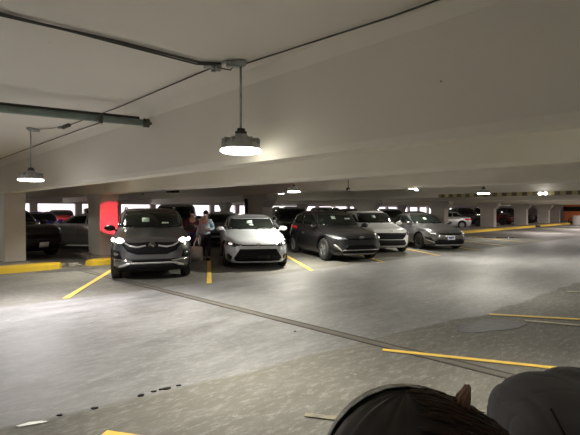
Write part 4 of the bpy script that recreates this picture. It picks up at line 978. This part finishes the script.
# person in front of the camera, bent forward: dark hair on the left, grey jacket shoulder on the right
M_BROWN = mat('brown_hair', (.045, .020, .010), .5, var=.5, scale=25)
M_GREYJ = mat('grey_jacket_cloth', (.10, .10, .105), .75, var=.15, scale=14, bump=.1, sheen=.1)
M_SHINE = mat('black_hair_sheen', (.03, .028, .026), .33, var=.3, scale=30)
hx, hy = .185, .66; top = Vector((hx, hy, 1.30))
t = empty('person', (hx + .1, hy, 0)); tag(t, 'person bent forward at the lower right corner, glossy dark and brown hair, dark grey jacket', 'person')
off = Vector((hx + .1, hy, 0))
HCN = Vector((hx - .005, hy + .0, 1.125))         # head centre (world)
def w_(p): return Vector(p) - off
J = [w_((.62, hy + .10, .62)), w_((.60, hy + .10, .85)), w_((.54, hy + .08, 1.03)), w_((.40, hy + .04, 1.10)), w_((.30, hy + .02, 1.12)), w_(HCN), w_(HCN + Vector((-.04, -.01, -.03)))]
E = [(i, i + 1) for i in range(6)]; Rr = [(.15, .12), (.14, .11), (.15, .11), (.10, .08), (.055, .055), (.085, .085), (.07, .075)]
def addl(pts, rs, root):
    pi_ = root
    for p, r_ in zip(pts, rs): J.append(w_(p)); Rr.append(r_); E.append((pi_, len(J) - 1)); pi_ = len(J) - 1
addl([(.47, hy - .12, 1.03), (.42, hy - .20, .82), (.26, hy - .18, .70)], [.055, .045, .03], 2)
addl([(.47, hy + .26, 1.03), (.42, hy + .32, .82), (.26, hy + .24, .70)], [.055, .045, .03], 2)
for q in (-.1, .1): addl([(.60, hy + .1 + q, .56), (.22, hy + .1 + q, .50), (.24, hy + .1 + q, .10), (.12, hy + .1 + q, .045)], [.085, .058, .042, .038], 0)
body = skin_fig('body', J, E, Rr, M_SKIN, t)
# hair: cap with grooves plus strands
bm = bmesh.new(); bmesh.ops.create_uvsphere(bm, u_segments=64, v_segments=40, radius=1)
rn = random.Random(4)
for v in bm.verts:
    n = v.co.copy(); a_ = math.atan2(n.y, n.x); g = 1 + .012 * math.sin(a_ * 26 + 3 * n.z) + .008 * math.sin(a_ * 47)
    v.co = Vector((n.x * .131 * g, n.y * .116 * g, n.z * .143 * g)) + w_(HCN)
hair = obj('hair', bm, M_SHINE, t, True)
bm = bmesh.new()
for k in range(620):                                   # brown locks flowing from the crown to the right and down
    a0 = rn.uniform(-1.3, 1.3); e0 = rn.uniform(.0, 1.2)   # start direction on the scalp
    n0 = Vector((math.sin(e0), math.sin(a0) * .85, math.cos(e0) * math.cos(a0) ** .5)).normalized()
    pts = []; L0 = rn.uniform(.07, .17); wv_ = rn.uniform(0, 6.28)
    for q in range(7):
        e1_ = e0 + q / 6 * L0 / .12 * .8
        n1 = Vector((math.sin(e1_), math.sin(a0) * .85, math.cos(e1_) * max(.05, math.cos(a0)) ** .5)).normalized(); k_ = 1.02 + .05 * math.sin(q * 1.1 + wv_) * q / 6 + .13 * max(0, e1_ - .5)
        pts.append(w_(HCN + Vector((n1.x * .139 * k_ * (1 + .25 * max(0, e1_ - .4)), n1.y * .117 * k_, n1.z * .144 * k_))))
    tube(bm, pts, [.0010, .0018, .0022, .0022, .0018, .0013, .0006], 5)
obj('brown_locks', bm, M_BROWN, t, True)['label'] = 'brown locks'
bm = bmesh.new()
for k in range(420):                                    # pale strands colour in the rim highlight on the far left slope
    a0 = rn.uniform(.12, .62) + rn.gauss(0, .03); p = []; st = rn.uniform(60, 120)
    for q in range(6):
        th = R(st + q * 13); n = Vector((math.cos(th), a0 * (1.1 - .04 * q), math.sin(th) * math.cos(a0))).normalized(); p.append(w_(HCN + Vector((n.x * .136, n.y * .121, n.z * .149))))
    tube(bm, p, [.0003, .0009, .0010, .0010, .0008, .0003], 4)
obj('highlight_strands', bm, mat('hair_highlight', (.75, .72, .68), .4, var=.4, scale=40), t, True)['label'] = 'pale strands painting the hair highlight'
tb = HCN + Vector((.085, 0, .125)); bm = bmesh.new()   # tuft sticking up
for k in range(26):
    dx, dy = rn.uniform(-.009, .009), rn.uniform(-.008, .008); tube(bm, [w_(tb + Vector((dx, dy, -.01))), w_(tb + Vector((dx * 1.1 + .002, dy, .012))), w_(tb + Vector((dx * .5 + .009, dy * .6, .026 + rn.uniform(-.004, .004))))], [.003, .0028, .001], 5)
obj('hair_tuft', bm, mat('light_brown_hair', (.36, .22, .15), .55, var=.4, scale=30), t, True)
# jacket: rounded shoulder surface with folds, second sleeve behind it
from mathutils import noise as mnoise
def shell(c, r, seed, Mr=None, e_=3.2, amp=.02, folds=()):
    """cloth bulk: a boxy rounded volume with soft wrinkles running along the diagonal"""
    bm = bmesh.new(); bmesh.ops.create_icosphere(bm, subdivisions=6, radius=1)
    for v in bm.verts:
        n = v.co.copy(); sc = 1 / (abs(n.x)**e_ + abs(n.y)**e_ + abs(n.z)**e_)**(1 / e_); q = n * sc
        w1 = mnoise.noise(Vector((q.x * 1.6 + q.z * 1.2 + seed, q.y * 2.2, (q.z - q.x) * 2.0))); w2 = abs(mnoise.noise(Vector((q.x * 1.2 + seed * 3, q.y * 2, (q.z + q.x * .8) * 2.2))))
        g = 1 + amp * 2.2 * w1 - amp * 2.0 * (max(0, .12 - w2) / .12)**2
        for d_, o_, wd, a_ in folds: g += a_ * math.exp(-((q.dot(Vector(d_).normalized()) - o_) / wd)**2)
        v.co = Vector((q.x * r[0], q.y * r[1], q.z * r[2])) * g
    if Mr: bmesh.ops.transform(bm, matrix=Mr, verts=bm.verts)
    for v in bm.verts: v.co += w_(c)
    return bm
jk = obj('jacket', shell((.562, .86, 1.088), (.138, .13, .120), 1, Matrix.Rotation(R(-3), 4, 'Y'), 3.0, .012, [((1, .0, .15), -.55, .05, -.03), ((1, 0, -.6), .35, .05, .025), ((1, .2, -.9), .75, .05, -.02)]), M_GREYJ, t, True)
obj('jacket_back', shell((.63, .86, .92), (.17, .17, .20), 2, None, 3.0), M_GREYJ, jk, True)
obj('jacket_shoulder', shell((.600, .90, 1.098), (.085, .09, .115), 5, Matrix.Rotation(R(14), 4, 'Y'), 2.6, .01), M_GREYJ, jk, True)
obj('jacket_sleeve', shell((.725, .93, 1.06), (.07, .10, .125), 3, Matrix.Rotation(R(25), 4, 'Y'), 2.6, .012), M_GREYJ, jk, True)
bm = bmesh.new()
tube(bm, [w_(p) for p in ((.455, .745, 1.205), (.475, .733, 1.16), (.51, .728, 1.10), (.56, .725, 1.05))], .0022, 6); obj('seam', bm, M_TRIM, jk, True)
bm = bmesh.new(); lathe(bm, [(0, .006), (.006, .005), (.008, 0), (0, 0)], 16); o = obj('snap_button', bm, M_CHROME, jk, True); o.location = w_((.438, .735, 1.150)); o.rotation_euler = (R(65), 0, R(-25))
